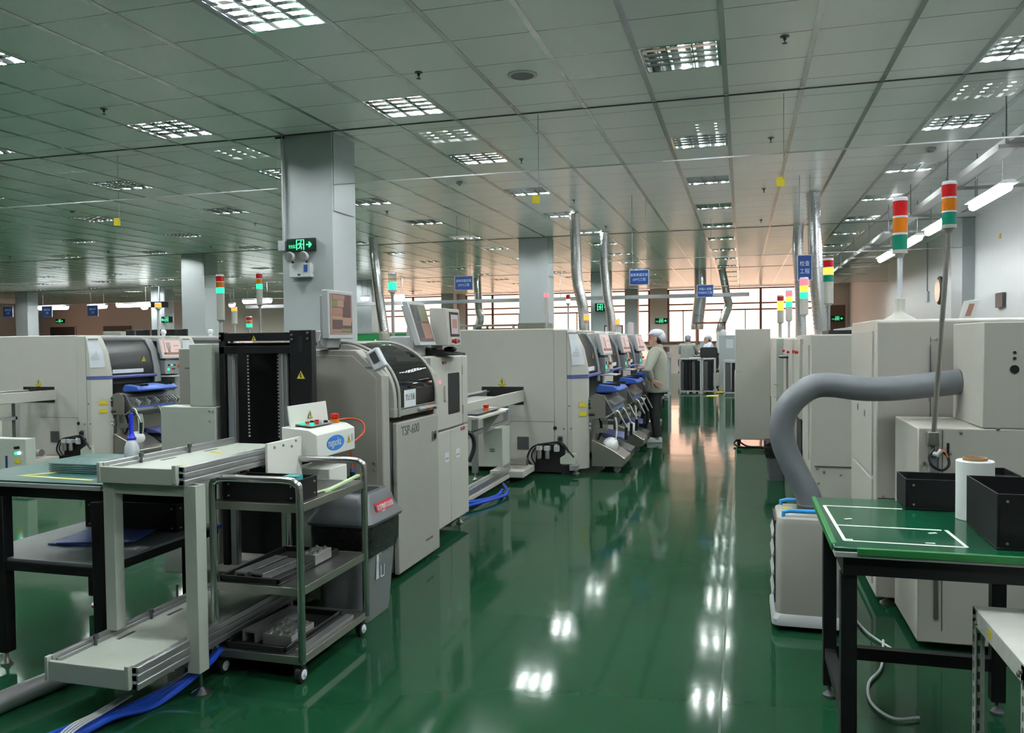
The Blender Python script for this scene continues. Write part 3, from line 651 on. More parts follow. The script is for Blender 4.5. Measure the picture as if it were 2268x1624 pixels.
# door
B().box(-2.13, -2.095, y0+.13, y1-.07, .03, .995).out('door', 'beige', t, bevel=.008)
B().box(-2.2, -2.13, y0+.1, y0+.13, .05, 1.0).out('door_gap', 'ink', t)
d = B().box(-2.094, -2.085, 5.30, 5.375, .815, .885).out('latch', 'steel', t, bevel=.004); B().box(-2.086, -2.083, 5.315, 5.36, .825, .86).out('latch_recess', 'blackplastic', d)
b = B()
for z in (.62, .25): b.cyl((-2.115, y0+.122, z), (-2.115, y0+.122, z+.1), .012, 8)
b.out('hinge', 'steel', t)
text('TSP-600', .088, (-2.0945, 4.775, .905), '+x', 'ink', t, sx=1.0)
text('TENRYU SEIKI', .022, (-2.0945, 5.16, .135), '+x', 'ink', t)
text('禁止洗板', .048, (-2.0943, 4.85, 1.13), '+x', 'ink', p, sx=.8)
screws(t, ((-2.19, y0-.008, .765), (-2.19, y0-.008, .72)), 'y', -1, .008)
B().lathe((-2.2, y0-.008, .47), [(.001, 0), (.022, 0), (.022, -.003)], 18, 'y').out('hole_cover', 'beige_dark', t)
feet(t, ((-2.17, 4.62), (-2.2, 5.42), (-2.25, 4.72), (-3.5, 4.65)), .09, .032, 'steel')
# small controller on the slope
mc = B().obox((-2.175, 4.60, 1.40), (.09, .05, .13), ry=-.5).out('thermometer', 'paper', t, bevel=.01)
B().obox((-2.178, 4.573, 1.412), (.045, .003, .07), ry=-.5).out('display', 'darkgrey', mc)
# printer monitor on arm
def monitor(xs, ya, yb, za, zb, tilt, lab, sc_mat, depth=.045, parent=None, nm='monitor', yaw=0.0):
    """screen facing +x, leaning back by tilt at the top"""
    def P(u, v, d): return (xs-d-(v-za)*tilt+(u-ya)*yaw, u+d*yaw, v)
    m = thing(nm, lab, 'monitor', (xs-.05, (ya+yb)/2, za)) if parent is None else None
    host = m if m else parent
    b = B()
    def slab(u0, u1, v0, v1, d0, d1):
        vs = [b.bm.verts.new(P(u, v, d)) for v in (v0, v1) for u in (u0, u1) for d in (d0, d1)]
        for q in ((0, 1, 3, 2), (4, 6, 7, 5), (0, 4, 5, 1), (2, 3, 7, 6), (0, 2, 6, 4), (1, 5, 7, 3)): b._f([vs[i] for i in q])
    slab(ya, yb, za, zb, 0, depth); slab(ya+.03, yb-.03, za+.03, zb-.03, depth, depth+.03)
    o = b.out('monitor_case', 'lightgrey', host, bevel=.006)
    b = B(); slab(ya+.022, yb-.022, za+.03, zb-.022, -.002, 0); s = b.out('screen', sc_mat, host)
    return m, o, P
m, _, P = monitor(-2.42, 4.45, 4.78, 1.53, 1.83, .0, 'grey monitor with a brown and tan screen in front of the column', 'screendark')
def scr_win(P, host, ya, yb, za, zb, rects):
    for i, (u0, u1, v0, v1, mt) in enumerate(rects):
        b = B(); vs = [b.bm.verts.new(P(ya+(yb-ya)*u, za+(zb-za)*v, -.003)) for u, v in ((u0, v0), (u1, v0), (u1, v1), (u0, v1))]; b._f(vs); b.out('screen_window', mt, host)
scr_win(P, m, 4.472, 4.758, 1.56, 1.808, [(.1, .65, .86, .98, 'scr_red'), (.08, .32, .68, .85, 'scr_olive'), (.32, .6, .68, .85, 'scr_tan'), (.08, .55, .45, .66, 'scr_red'), (.08, .55, .36, .5, 'scr_tan'), (.55, .95, .22, .42, 'scr_tan'), (.5, .95, .06, .14, 'scr_olive'), (.08, .5, .05, .12, 'scr_red'), (.0, .07, .0, 1, 'scr_tan'), (.0, 1, .0, .04, 'scr_tan'), (.94, 1, .3, 1, 'scr_tan')])
B().box(-2.56, -2.47, 4.52, 4.70, 1.475, 1.58).out('neck', 'lightgrey', m, bevel=.004)
B().tube([(-2.5, 4.50, 1.56), (-2.5, 4.47, 1.52), (-2.5, 4.50, 1.49), (-2.5, 4.56, 1.485)], .004, 6).out('cable', 'lightgrey', m)
# second monitor leaning back, keyboard shelf, inspection machine
t = thing('inspection_machine', 'cream inspection cabinet with a tall dark window, beside the printer', 'machine', (-2.8, 5.98, 0))
y0, y1 = 5.56, 6.40
B().box(-3.5, -2.235, y0, y1, .08, 1.40).out('body', 'white', t, bevel=.015)
B().box(-2.235, -2.2, y0+.01, 6.25, .835, 1.39).out('upper_door', 'white', t, bevel=.008)
B().box(-2.235, -2.2, 6.255, y1-.01, .84, 1.39).out('side_strip', 'white', t, bevel=.008)
B().prism([(5.93, .94), (6.17, .94), (6.18, .95), (6.18, 1.25), (6.17, 1.26), (5.93, 1.26), (5.92, 1.25), (5.92, .95)], 'x', -2.2, -2.1975).out('window', 'blackplastic', t)
B().box(-2.2, -2.185, 5.83, 5.855, 1.05, 1.17).out('door_handle', 'white', t, bevel=.004)
b = B()
for z in (.92, 1.24): b.cyl((-2.2, 6.253, z), (-2.2, 6.253, z+.07), .008, 8)
b.out('hinge', 'steel', t)
b = B().box(-2.235, -2.202, y0+.01, 5.96, .09, .82); b.out('lower_door', 'white', t, bevel=.006)
B().box(-2.235, -2.202, 5.966, y1-.01, .09, .82).out('lower_door', 'white', t, bevel=.006)
for yy in (5.87, 6.12):
    h = B().box(-2.203, -2.197, yy-.045, yy+.045, .575, .65).out('recess_handle', 'paper', t, bevel=.002); B().box(-2.197, -2.196, yy-.032, yy+.032, .60, .61).out('slot', 'grey', h)
B().lathe((-2.198, 5.74, 1.2), [(.001, .004), (.014, .004), (.014, 0)], 12, 'x').out('lamp', 'lit_red', t)
text('DJTECH', .03, (-2.1985, 5.79, 1.335), '+x', 'redink', t)
text('IK-1000', .045, (-2.2, 6.2, .785), '+x', 'redink', t, sx=.7)
feet(t, ((-2.27, 5.62), (-2.27, 6.34), (-3.4, 6.3)), .09, .03, 'steel')
m, _, P = monitor(-2.22, 5.42, 5.74, 1.48, 1.80, .30, 'grey monitor leaning back with a dark brown screen', 'screendark')
scr_win(P, m, 5.442, 5.718, 1.51, 1.778, [(.05, .45, .55, .98, 'ink'), (.45, .98, .55, .98, 'scr_olive'), (.4, .95, .08, .5, 'scr_red'), (.05, .4, .1, .5, 'ink')])
B().box(-2.5, -2.3, 5.5, 5.66, 1.40, 1.55).out('stand', 'lightgrey', m, bevel=.01)
t = thing('keyboard_tray', 'sloping black keyboard tray on top of the cream cabinet', 'keyboard tray', (-2.25, 5.7, 1.42))
B().prism([(-2.46, 1.468), (-2.10, 1.418), (-2.10, 1.402), (-2.46, 1.402)], 'y', 5.765, 6.05).out('tray', 'blackplastic', t, bevel=.004)
b = B()
for i in range(4):
    for j in range(7): b.obox((-2.44+i*.045, 5.79+j*.032, 1.478-i*.0069), (.036, .026, .012), ry=.15)
b.out('keys', 'darkgrey', t)
B().ell((-2.20, 5.98, 1.447), (.055, .032, .022)).out('mouse', 'blackplastic', None, label='black mouse on the sloping keyboard tray', cat='mouse')
# HMI panel
t = thing('operator_panel', 'light grey operator panel with a small lit screen and red stop button', 'control panel', (-2.22, 5.98, 1.40))
B().prism([(-2.29, 1.475), (-2.15, 1.475), (-2.165, 1.76), (-2.30, 1.765)], 'y', 5.80, 6.10).out('case', 'white', t, bevel=.006)
def onface(z): return -2.15-(z-1.475)*.0526
b = B(); b._f([b.bm.verts.new((onface(z)+.002, y, z)) for y, z in ((5.86, 1.545), (6.07, 1.545), (6.07, 1.735), (5.86, 1.735))]); b.out('bezel', 'blackplastic', t)
b = B(); b._f([b.bm.verts.new((onface(z)+.004, y, z)) for y, z in ((5.885, 1.565), (6.05, 1.565), (6.05, 1.715), (5.885, 1.715))]); b.out('screen', 'scr_grey', t)
b = B(); b._f([b.bm.verts.new((onface(z)+.0055, y, z)) for y, z in ((5.91, 1.61), (6.02, 1.61), (6.02, 1.68), (5.91, 1.68))]); b.out('screen_window', 'scr_red', t)
B().lathe((-2.15, 5.90, 1.51), [(.014, 0), (.014, .02), (.02, .02), (.02, .035), (.001, .04)], 14, 'x').out('stop_button', 'red', t)
B().box(-2.152, -2.147, 5.95, 6.06, 1.498, 1.522).out('switch_plate', 'ink', t); B().box(-2.148, -2.142, 5.975, 5.985, 1.500, 1.52).out('button', 'lit_green', t)
B().box(-2.33, -2.27, 5.9, 6.0, 1.40, 1.62).out('stand', 'beige', t, bevel=.005)
B().prism([(-2.45, 1.40), (-2.32, 1.40), (-2.34, 1.66), (-2.42, 1.68)], 'y', 5.66, 5.84).out('bracket', 'white', t, bevel=.005)
# signal lamps
def tower(x, y, z0, zl, r, levels, lab, pole='lightgrey', base=None, cap=True, body=None, lean=(0, 0), grp=None, hh=None):
    """pole from z0 to zl, then coloured lenses upwards: levels bottom to top"""
    t = thing('signal_tower', lab, 'signal lamp', (x, y, z0), grp)
    lx, ly = lean; hh = hh or r*1.9
    B().cyl((x, y, z0), (x+lx, y+ly, zl), r*.36, 12).out('pole', pole, t)
    X, Y = x+lx, y+ly; z = zl
    if body: B().lathe((X, Y, zl-body), [(r*.5, -.02), (r*.95, 0), (r*.95, body)], 18).out('body', 'white', t)
    else: B().lathe((X, Y, zl), [(r*.45, -r*1.1), (r*.6, -r*.6), (r, -r*.5), (r, 0)], 18).out('lamp_base', 'white', t)
    for mt in levels:
        B().lathe((X, Y, z), [(r*.96, 0), (r*.96, hh*.88)], 20).out('lens', mt, t)
        B().lathe((X, Y, z+hh*.88), [(r, 0), (r, hh*.12)], 20).out('ring', 'paper', t); z += hh
    B().lathe((X, Y, z), [(r*.98, 0), (r*.9, r*.25), (.001, r*.3)], 20).out('cap', 'paper', t)
    if base: B().lathe((x, y, z0), base, 24).out('flange', 'white', t)
    return t
tower(-2.69, 6.0, 1.40, 1.925, .035, ['lit_green', 'lens_clear'], 'clear lamp tower lit green on the cream cabinet', 'alu', grp='signal lamp towers', hh=.065)

# ---- board loader with two conveyors
t = thing('board_loader', 'pale white board loader with a black magazine lift and two low conveyors', 'machine', (-2.5, 3.6, 0))
def conveyor(z0, z1, ya, yb, xa=-2.70, xb=-2.27):
    o = B().box(xa+.02, xb-.035, ya+.01, yb, z1-.035, z1-.028).out('belt_plate', 'greenwhite', t)
    b = B()
    b.box(xa, xa+.018, ya+.01, yb, z0, z1+.004).box(xa+.02, xa+.03, ya+.03, yb, z1-.03, z1-.012)
    for zz in (z0, z0+(z1-z0)*.36, z0+(z1-z0)*.68): b.box(xb-.035, xb, ya+.01, yb, zz, zz+(z1-z0)*.27)
    b.box(xb-.034, xb-.006, ya+.01, yb, z0, z1-.004)
    b.out('side_rail', 'alu', t, bevel=.002)
    B().box(xa-.004, xb-.03, ya-.006, ya+.012, z0+.002, z1-.012).box(xb-.05, xb-.028, ya-.01, ya+.02, z0+.01, z1+.004).box(xa-.004, xa+.012, ya-.01, ya+.02, z0+.002, z1+.006).out('end_plate', 'greenwhite', t, bevel=.003)
    for y, w_ in ((ya+.30, .10), (ya+.62, .10)): B().box(xa+.07, xa+.085, y, y+w_, z1-.0275, z1-.0265).out('slot', 'ink', t)
    for y in (ya+.22, ya+.56): B().lathe((xa+.035, y, z1-.03), [(.006, 0), (.006, .03), (.011, .03), (.011, .048), (.004, .05)], 10).out('knob', 'darkgrey', t)
    for i in range(6): B().lathe((xb-.02, ya+.1+i*.13, z0-.012), [(.009, 0), (.009, .012)], 8).out('bolt', 'steel', t)
conveyor(.905, .99, 2.90, 3.86); conveyor(.155, .25, 2.60, 3.95)
for yy, xx in ((3.08, -2.4), (3.5, -2.55)): B().prism([(xx-.03, yy), (xx+.05, yy-.02), (xx, yy+.05)], 'z', .962, .9635).out('arrow_sticker', 'yellow', t)
b = B().box(-2.285, -2.225, 2.92, 2.985, .10, .905).prism([(-2.40, .12), (-2.285, .10), (-2.285, .30)], 'y', 2.95, 2.96)
b.out('leg', 'greenwhite', t, bevel=.002); B().box(-2.70, -2.645, 2.92, 2.975, .25, .905).out('leg', 'greenwhite', t, bevel=.002)
B().box(-2.70, -2.23, 2.93, 2.96, .855, .905).out('cross_bar', 'greenwhite', t, bevel=.002)
feet(t, ((-2.245, 2.955), (-2.67, 3.6)), .12, .042, 'chrome')
# magazine lift frame
b = B(); b.box(-2.80, -2.765, 3.90, 3.94, .10, 1.57).box(-2.80, -2.34, 3.90, 3.93, 1.52, 1.565).box(-2.80, -2.34, 3.90, 3.93, 1.45, 1.492).box(-2.95, -2.36, 4.16, 4.18, .15, 1.45).box(-2.40, -2.36, 3.94, 4.12, .2, 1.5).box(-2.8, -2.34, 3.93, 4.17, 1.49, 1.51)
b.out('lift_frame', 'black', t, bevel=.003)
b = B().box(-2.345, -2.213, 3.88, 3.90, .80, 1.575).box(-2.225, -2.213, 3.9, 3.93, .8, 1.575); b.out('black_panel', 'black', t, bevel=.003)
B().box(-2.29, -2.265, 3.878, 3.88, 1.46, 1.54).out('panel_slot', 'blackplastic', t)
screws(t, [(x, 3.88 if x > -2.4 else 3.9, z) for x, z in ((-2.33, 1.55), (-2.33, 1.525), (-2.235, 1.56), (-2.235, 1.53), (-2.79, 1.55), (-2.79, 1.525))], 'y', -1, .007, 'tower_screw')
b = B().box(-2.755, -2.715, 3.92, 3.95, .17, 1.45).box(-2.44, -2.39, 3.92, 3.95, .17, 1.45).box(-2.755, -2.72, 3.91, 3.92, .17, 1.45).box(-2.42, -2.41, 3.91, 3.92, .17, 1.45); b.out('guide_rail', 'alu', t, bevel=.002)
for xs in (-2.790, -2.592):
    b = B()
    for i in range(26): b.box(xs, xs+.010, 4.15, 4.155, .96+i*.0195, .970+i*.0195)
    b.out('rack_slots', 'led', t, kind='stuff')
sticker((-2.575, 3.898, 1.535), .035, '-y', t); sticker((-2.278, 3.878, 1.335), .055, '-y', t)
B().box(-3.195, -2.83, 3.90, 4.03, .20, 1.155).out('lower_cabinet', 'greenwhite', t, bevel=.006)
B().box(-3.0, -2.852, 3.905, 4.06, 1.155, 1.508).out('upper_cabinet', 'greenwhite', t, bevel=.006)
KT = 1.0564          # the lift tower stands a little further back
for ch in list(t.children):
    if ch.name.split('.')[0] in ('lift_frame', 'black_panel', 'slot_', 'guide_rail', 'rack_slots', 'warning_sticker', 'tower_screw', 'panel_slot', 'lower_cabinet', 'upper_cabinet'):
        o_ = wloc(t)
        for v in ch.data.vertices:
            p = v.co+o_; v.co = Vector((p.x*KT, p.y*KT, CAMH+(p.z-CAMH)*KT))-o_
# white side cabinets
screws(t, ((-3.03, 4.118, 1.11), (-3.005, 4.118, 1.11), (-3.03, 4.118, 1.05)), 'y', -1)
b = B().box(-2.70, -2.3, 3.95, 4.45, .08, .2).box(-3.15, -2.3, 4.0, 4.45, .10, .2); b.out('base_frame', 'white', t)
B().box(-2.36, -2.225, 3.95, 4.06, .1, .8).out('side_wall', 'greenwhite', t, bevel=.004)
feet(t, ((-3.15, 4.45), (-2.3, 4.4), (-3.15, 3.95)), .12, .03, 'steel')
B().box(-2.25, -2.235, 3.48, 3.80, .80, 1.015).out('side_plate', 'boxlit', t, bevel=.003)
screws(t, ((-2.235, 3.54, .99), (-2.235, 3.62, .99), (-2.235, 3.70, .975), (-2.235, 3.74, 1.0)), 'x', 1, .007)
# control box
cb = B().prism([(-2.36, .895), (-2.15, .895), (-2.15, 1.02), (-2.20, 1.045), (-2.36, 1.06)], 'y', 3.81, 4.24).out('control_box', 'boxlit', t, bevel=.004)
text('nagaoka', .062, (-2.1478, 3.925, .943), '+x', 'paper', cb, sx=.72)
b = B(); b.prism([(4.01+.10*math.cos(a*math.pi/16), .958+.042*math.sin(a*math.pi/16)) for a in range(32)], 'x', -2.15, -2.149); b.out('logo_plate', 'ink_blue', cb)
sticker((-2.15, 4.165, .96), .045, '+x', cb); B().box(-2.15, -2.147, 4.195, 4.215, .945, .985).out('switch', 'lightgrey', cb)
B().obox((-2.272, 4.00, 1.062), (.11, .25, .004), ry=.09).out('button_plate', 'grey', cb)
for i, (dx, dy, mt) in enumerate(((-.02, -.09, 'lit_green'), (.025, -.07, 'lit_green'), (-.02, -.04, 'lens_red'), (.025, -.02, 'lens_red'), (-.02, .01, 'blackplastic'), (.025, .03, 'lightgrey'), (-.02, .06, 'lens_red'), (.025, .08, 'blackplastic'))):
    B().lathe((-2.272+dx, 4.0+dy, 1.062-dx*.09), [(.012, 0), (.012, .012), (.001, .014)], 12).out('push_button', mt, cb)
B().lathe((-2.25, 4.19, 1.05), [(.026, 0), (.026, .02)], 16).out('stop_collar', 'lens_orange', cb); B().lathe((-2.25, 4.19, 1.07), [(.016, 0), (.024, .008), (.024, .028), (.001, .034)], 16).out('stop_button', 'red', cb)
lid = B().obox((-2.325, 4.03, 1.105), (.008, .41, .13), ry=-.12).out('box_lid', 'boxlit', t, bevel=.002)
sticker((-2.314, 4.03, 1.11), .05, '+x', lid)
B().box(-2.36, -2.13, 3.90, 4.10, .68, .83).out('junction_box', 'boxlit', t, bevel=.005)
b = B().tube(smooth([(-2.33, 4.3, 1.045), (-2.25, 4.38, 1.055), (-2.18, 4.40, 1.03), (-2.165, 4.38, .97), (-2.2, 4.3, .92)]), .006, 8)
b.tube([(-2.2, 4.28, .9), (-2.2, 4.3, .8), (-2.21, 4.3, .68), (-2.22, 4.3, .6)], .006, 8); b.out('orange_cable', 'orange', t)
b = B().box(-2.24, -2.19, 4.28, 4.33, .66, .72).cyl((-2.2, 4.30, .62), (-2.2, 4.30, .66), .018); b.cyl((-2.2, 4.3, .72), (-2.2, 4.3, .75), .014); b.out('air_regulator', 'blackplastic', t); B().lathe((-2.2, 4.3, .75), [(.014, 0), (.014, .02)], 10).out('regulator_knob', 'blue', t)
B().tube([(-2.16, 4.32, .68), (-2.12, 4.36, .64), (-2.12, 4.38, .56)], .008, 8).out('black_hose', 'blackplastic', t)
# blue air hoses and a silver duct on the floor
def hoses(lab, paths, mat, r, cat='hose', grp=None):
    b = B()
    for p in (paths if isinstance(paths[0], list) else [paths]): b.tube(smooth(p), r, 8)
    return b.out('air_hose', mat, label=lab, cat=cat, **({'group': grp} if grp else {}))
labs = ['blue air hose lying lowest of the bundle under the lower conveyor', 'blue air hose arching over the bundle under the lower conveyor', 'thin blue hose on the far side of the bundle below the conveyor', 'blue hose nearest the loader foot below the conveyor']
for i in range(4):
    o = i*.035
    hoses(labs[i], [(-2.42+o*.4, 3.3, .10), (-2.36+o, 3.05, .05+.02*i), (-2.42+o*.8, 2.80, .016), (-2.50+o, 2.62, .016+.006*i), (-2.56+o, 2.45, .014), (-2.66+o, 2.2, .014)], 'bluetube', .013, grp='blue air hoses below the loader')
hoses('grey cables tied over the blue hoses on the floor', [[(-2.46+k*.012, 2.75, .06), (-2.47+k*.012, 2.60, .05), (-2.46+k*.015, 2.45, .06), (-2.44+k*.01, 2.3, .02)] for k in range(4)], 'lightgrey', .004, 'cable')
hoses('thin blue hose curving up behind the loader leg', [[(-2.78, 3.86, .5), (-2.84, 3.84, .46), (-2.93, 3.82, .36), (-2.95, 3.8, .22), (-2.93, 3.8, .01)]], 'bluetube', .009)
B().tube([(-2.86, 3.05, .045), (-2.93, 2.6, .045), (-2.98, 2.2, .045)], .045, 18).out('silver_pipe', 'alu', label='wide silver pipe lying on the floor beside the blue hoses', cat='pipe')

# ---- steel trolley
t = thing('steel_trolley', 'chrome three-tier trolley with castors beside the grey bin', 'trolley', (-2.085, 3.45, 0))
xa, xb, ya, yb = -2.31, -1.87, 3.15, 3.78
for yy in (ya, yb):
    B().tube(smooth([(xa, yy, .10), (xa, yy, .5), (xa, yy, .84), (xa+.015, yy, .885), (xa+.06, yy, .90), ((xa+xb)/2, yy, .90), (xb-.06, yy, .90), (xb-.015, yy, .885), (xb, yy, .84), (xb, yy, .5), (xb, yy, .10)], 6), .017, 14).out('tube_frame', 'chrome', t)
for z in (.79, .42, .115):
    p_ = B().box(xa, xb, ya, yb, z, z+.004).out('shelf', 'shadedsteel', t)
    s = B().box(xa, xb, ya-.004, ya, z-.03, z+.006).box(xa, xb, yb, yb+.004, z-.03, z+.006).box(xa-.004, xa, ya, yb, z-.03, z+.006).box(xb, xb+.004, ya, yb, z-.03, z+.006)
    s.out('shelf_rim', 'steel', t, bevel=.001)
for x in (xa+.02, xb-.02):
    for y in (ya+.02, yb-.02):
        c = B().box(x-.016, x+.016, y-.02, y+.02, .072, .088).box(x-.022, x-.018, y-.02, y+.03, .03, .08).out('castor', 'blackplastic', t)
        B().lathe((x-.014, y, .036), [(.02, 0), (.036, .002), (.036, .026), (.02, .028)], 20, 'x').out('wheel', 'blackplastic', c)
        B().lathe((x-.016, y, .036), [(.001, 0), (.022, 0), (.022, .033), (.008, .034), (.008, .042), (.001, .042)], 16, 'x').out('hub', 'paper', c)
def tray(x0, x1, y0_, y1_, z0, z1, nm, lab, cat, grp=None, mat='black', th=.006):
    b = B().box(x0, x1, y0_, y1_, z0, z0+th).box(x0, x0+th, y0_, y1_, z0+th, z1).box(x1-th, x1, y0_, y1_, z0+th, z1).box(x0+th, x1-th, y0_, y0_+th, z0+th, z1).box(x0+th, x1-th, y1_-th, y1_, z0+th, z1)
    t = thing(nm, lab, cat, ((x0+x1)/2, (y0_+y1_)/2, z0), grp)
    b.out('box_shell', mat, t, bevel=.0015)
    screws(t, [(x1, yy, zz) for yy in (y0_+.03, y1_-.03) for zz in (z0+.02, z1-.025)], 'x', 1)
    screws(t, [(xx, y0_, zz) for xx in (x0+.03, x1-.03) for zz in (z0+.02, z1-.025)], 'y', -1, .005)
    return t
tray(-2.285, -1.905, 3.19, 3.37, .7945, .892, 'component_box', 'black box on the top shelf of the chrome trolley', 'box', 'black component boxes')
B().box(-2.02, -1.95, 3.26, 3.32, .802, .899).out('teal_block', mk('teal_plastic', (.05, .30, .30), .5), label='teal block showing over the black trolley box', cat='block')
b = B().obox((-1.90, 3.60, .812), (.02, .30, .012), rx=.12, rz=-.12).obox((-1.925, 3.44, .803), (.014, .16, .006), rx=.03, rz=-.16)
b.out('plastic_spatula', mk('pale_green_plastic', (.46, .60, .33), .5), label='pale green plastic spatula lying on the top shelf edge', cat='spatula', bevel=.002)
def black_tray(x0, x1, y0_, y1_, z, lab):
    t = thing('flat_tray', lab, 'tray', ((x0+x1)/2, (y0_+y1_)/2, z), 'black flat trays on the trolley')
    b = B().box(x0, x1, y0_, y1_, z, z+.006)
    for q in ((x0, x0+.012, y0_, y1_), (x1-.012, x1, y0_, y1_), (x0, x1, y0_, y0_+.012), (x0, x1, y1_-.012, y1_)): b.box(*q, z+.006, z+.03)
    b.out('tray_shell', 'blackplastic', t, bevel=.003)
    return t
black_tray(-2.295, -1.99, 3.165, 3.72, .4245, 'black tray on the middle trolley shelf'); black_tray(-2.275, -1.96, 3.165, 3.68, .1195, 'black tray on the bottom trolley shelf')
def chan(x, y, z, sx, sy, sz, rz, lab):
    b = B(); c, s = math.cos(rz), math.sin(rz)
    for dx, w_, zz, h_ in ((-sx/2+.006, .012, 0, sz), (sx/2-.006, .012, 0, sz), (0, sx, sz-.012, .012)):
        b.obox((x+dx*c, y+dx*s, z+zz+h_/2), (w_, sy, h_), rz=rz)
    b.out('metal_jig', 'blockmetal', label=lab, cat='metal part', group='machined metal jigs on the trolley', bevel=.002)
chan(-2.20, 3.36, .431, .07, .30, .03, -.1, 'long machined channel lying leftmost on the middle trolley shelf'); chan(-2.11, 3.33, .431, .08, .27, .035, -.12, 'machined channel beside the leftmost one on the middle shelf')
def stud(x, y, z, sx, sy, sz, nx, ny, lab):
    t = thing('studded_block', lab, 'metal part', (x, y, z), 'machined metal jigs on the trolley')
    B().box(x-sx/2, x+sx/2, y-sy/2, y+sy/2, z, z+sz).out('block', 'blockmetal', t, bevel=.002)
    for i in range(nx):
        for j in range(ny): B().lathe((x-sx/2+(i+.5)*sx/nx, y-sy/2+(j+.5)*sy/ny, z+sz), [(.012, 0), (.010, .008), (.004, .010), (.004, .014)], 10).out('stud', 'steel', t)
stud(-2.03, 3.56, .431, .09, .16, .05, 2, 3, 'studded metal block at the back of the middle trolley shelf'); stud(-2.045, 3.33, .126, .15, .20, .05, 3, 4, 'large studded metal block on the bottom trolley shelf')
chan(-2.18, 3.42, .126, .08, .36, .055, -.1, 'grey channel left of the studded block on the bottom shelf')
B().box(-1.93, -1.89, 3.19, 3.68, .1195, .135).out('metal_bar', 'alu', label='long flat aluminium bar along the bottom trolley shelf edge', cat='metal bar')

# ---- grey bin with black bag
bx, by = -2.07, 4.08
t = thing('waste_bin', 'grey plastic bin with black bag and red label beside the printer', 'bin', (bx, by, 0))
def rr(cx, cy, hx, hy, z, n=6, r=.05):
    out = []
    for qx, qy, a0 in ((1, 1, 0), (-1, 1, 90), (-1, -1, 180), (1, -1, 270)):
        for k in range(n+1):
            a = math.radians(a0+90*k/n); out.append((cx+qx*(hx-r)+r*math.cos(a), cy+qy*(hy-r)+r*math.sin(a), z))
    return out
B().rings([rr(bx, by, .13, .16, .0), rr(bx, by, .135, .165, .03), rr(bx, by, .165, .20, .46)]).out('bin_body', 'binbody', t)
B().rings([rr(bx, by, .166, .20, .36), rr(bx, by, .178, .212, .40), rr(bx, by, .180, .215, .50), rr(bx, by, .178, .214, .54)], caps=False).out('bin_bag', 'bagblack', t)
rows = [rr(bx, by, .19, .226, .53), rr(bx, by, .196, .232, .545), rr(bx, by, .19, .226, .56), rr(bx, by, .165, .20, .60), rr(bx, by, .15, .175, .66), rr(bx, by, .135, .15, .69), rr(bx, by, .10, .11, .69, r=.02), rr(bx, by, .09, .10, .60, r=.02)]
B().rings(rows).out('bin_lid', 'bingrey', t)
lb = B(); lb.quad((-1.894, 3.98, .575), (-1.894, 4.20, .575), (-1.908, 4.20, .635), (-1.908, 3.98, .635)); lp = lb.out('label', 'redlabel', t, mods=None)
text('有害物质垃圾箱', .036, (-1.8925, 3.985, .597), '+x', 'paper', t, sx=.82, tilt=Matrix.Rotation(-.23, 3, 'Y'))
text('WASTE', .012, (-1.8905, 4.04, .582), '+x', 'paper', t, tilt=Matrix.Rotation(-.23, 3, 'Y'))
b = B(); X = bx+.157
def pb(p, q, r):
    l = math.hypot(q[0]-p[0], q[1]-p[1]); nx, nz = -(q[1]-p[1])/l*r, (q[0]-p[0])/l*r
    b.prism([(p[0]+nx, p[1]+nz), (q[0]+nx, q[1]+nz), (q[0]-nx, q[1]-nz), (p[0]-nx, p[1]-nz)], 'x', X, X+.0015)
py, pz = by-.065, .31
for p, q, r in (((0, .08), (0, .0), .014), ((.0, 0), (.005, -.09), .008), ((-.005, 0), (-.015, -.09), .007), ((.0, .07), (.035, .035), .005), ((.035, .035), (.05, .045), .004), ((.04, -.09), (.045, -.03), .003), ((.04, -.09), (.08, -.09), .003), ((.08, -.09), (.085, -.03), .003)): pb((py+p[0], pz+p[1]), (py+q[0], pz+q[1]), r)
b.lathe((X, py, pz+.105), [(.001, 0), (.013, 0), (.013, .0015)], 12, 'x'); b.out('litter_symbol', 'paper', t)
B().tube(smooth([(-2.14, 4.40, .60), (-2.08, 4.42, .62), (-2.0, 4.40, .56), (-1.98, 4.38, .45)]), .005, 8).out('pale_hose', 'lightgrey', None, label='thin pale hose looping behind the grey bin', cat='hose')

hoses('tangle of black cable under the front of the upper conveyor', [[(-2.62, 3.02, .90), (-2.60, 3.03, .86), (-2.56, 3.02, .87), (-2.58, 3.02, .90), (-2.52, 3.03, .86), (-2.49, 3.02, .89), (-2.47, 3.02, .90)]], 'blackplastic', .008, 'cable')
# ---- left workbench
t = thing('workbench', 'black-framed workbench with a teal mat, left of the loader', 'workbench', (-3.2, 3.4, 0))
xa, xb, ya, yb = -3.64, -2.77, 2.98, 3.86
B().box(xa, xb, ya, yb, .85, .872).out('worktop', 'worktop', t, bevel=.003); B().box(xa, xb, ya+.004, yb, .872, .88).out('mat', 'mat', t)
B().box(xa+.03, xb-.03, ya+.03, yb-.03, .80, .85).out('frame', 'black', t)
for x, y in ((xa+.28, ya+.03), (xb-.03, ya+.03), (xa+.03, yb-.03), (xb-.20, yb-.03)):
    B().box(x-.028, x+.028, y-.028, y+.028, .06, .80).out('leg', 'black', t, bevel=.003)
feet(t, ((xa+.28, ya+.03), (xb-.03, ya+.03), (xa+.03, yb-.03), (xb-.20, yb-.03)), .07, .026)
B().box(xa+.05, xb-.03, ya+.02, yb, .495, .51).out('shelf', 'shelfgrey', t, bevel=.002); B().box(xa+.05, xb-.03, ya+.01, yb, .455, .495).out('shelf_frame', 'black', t)
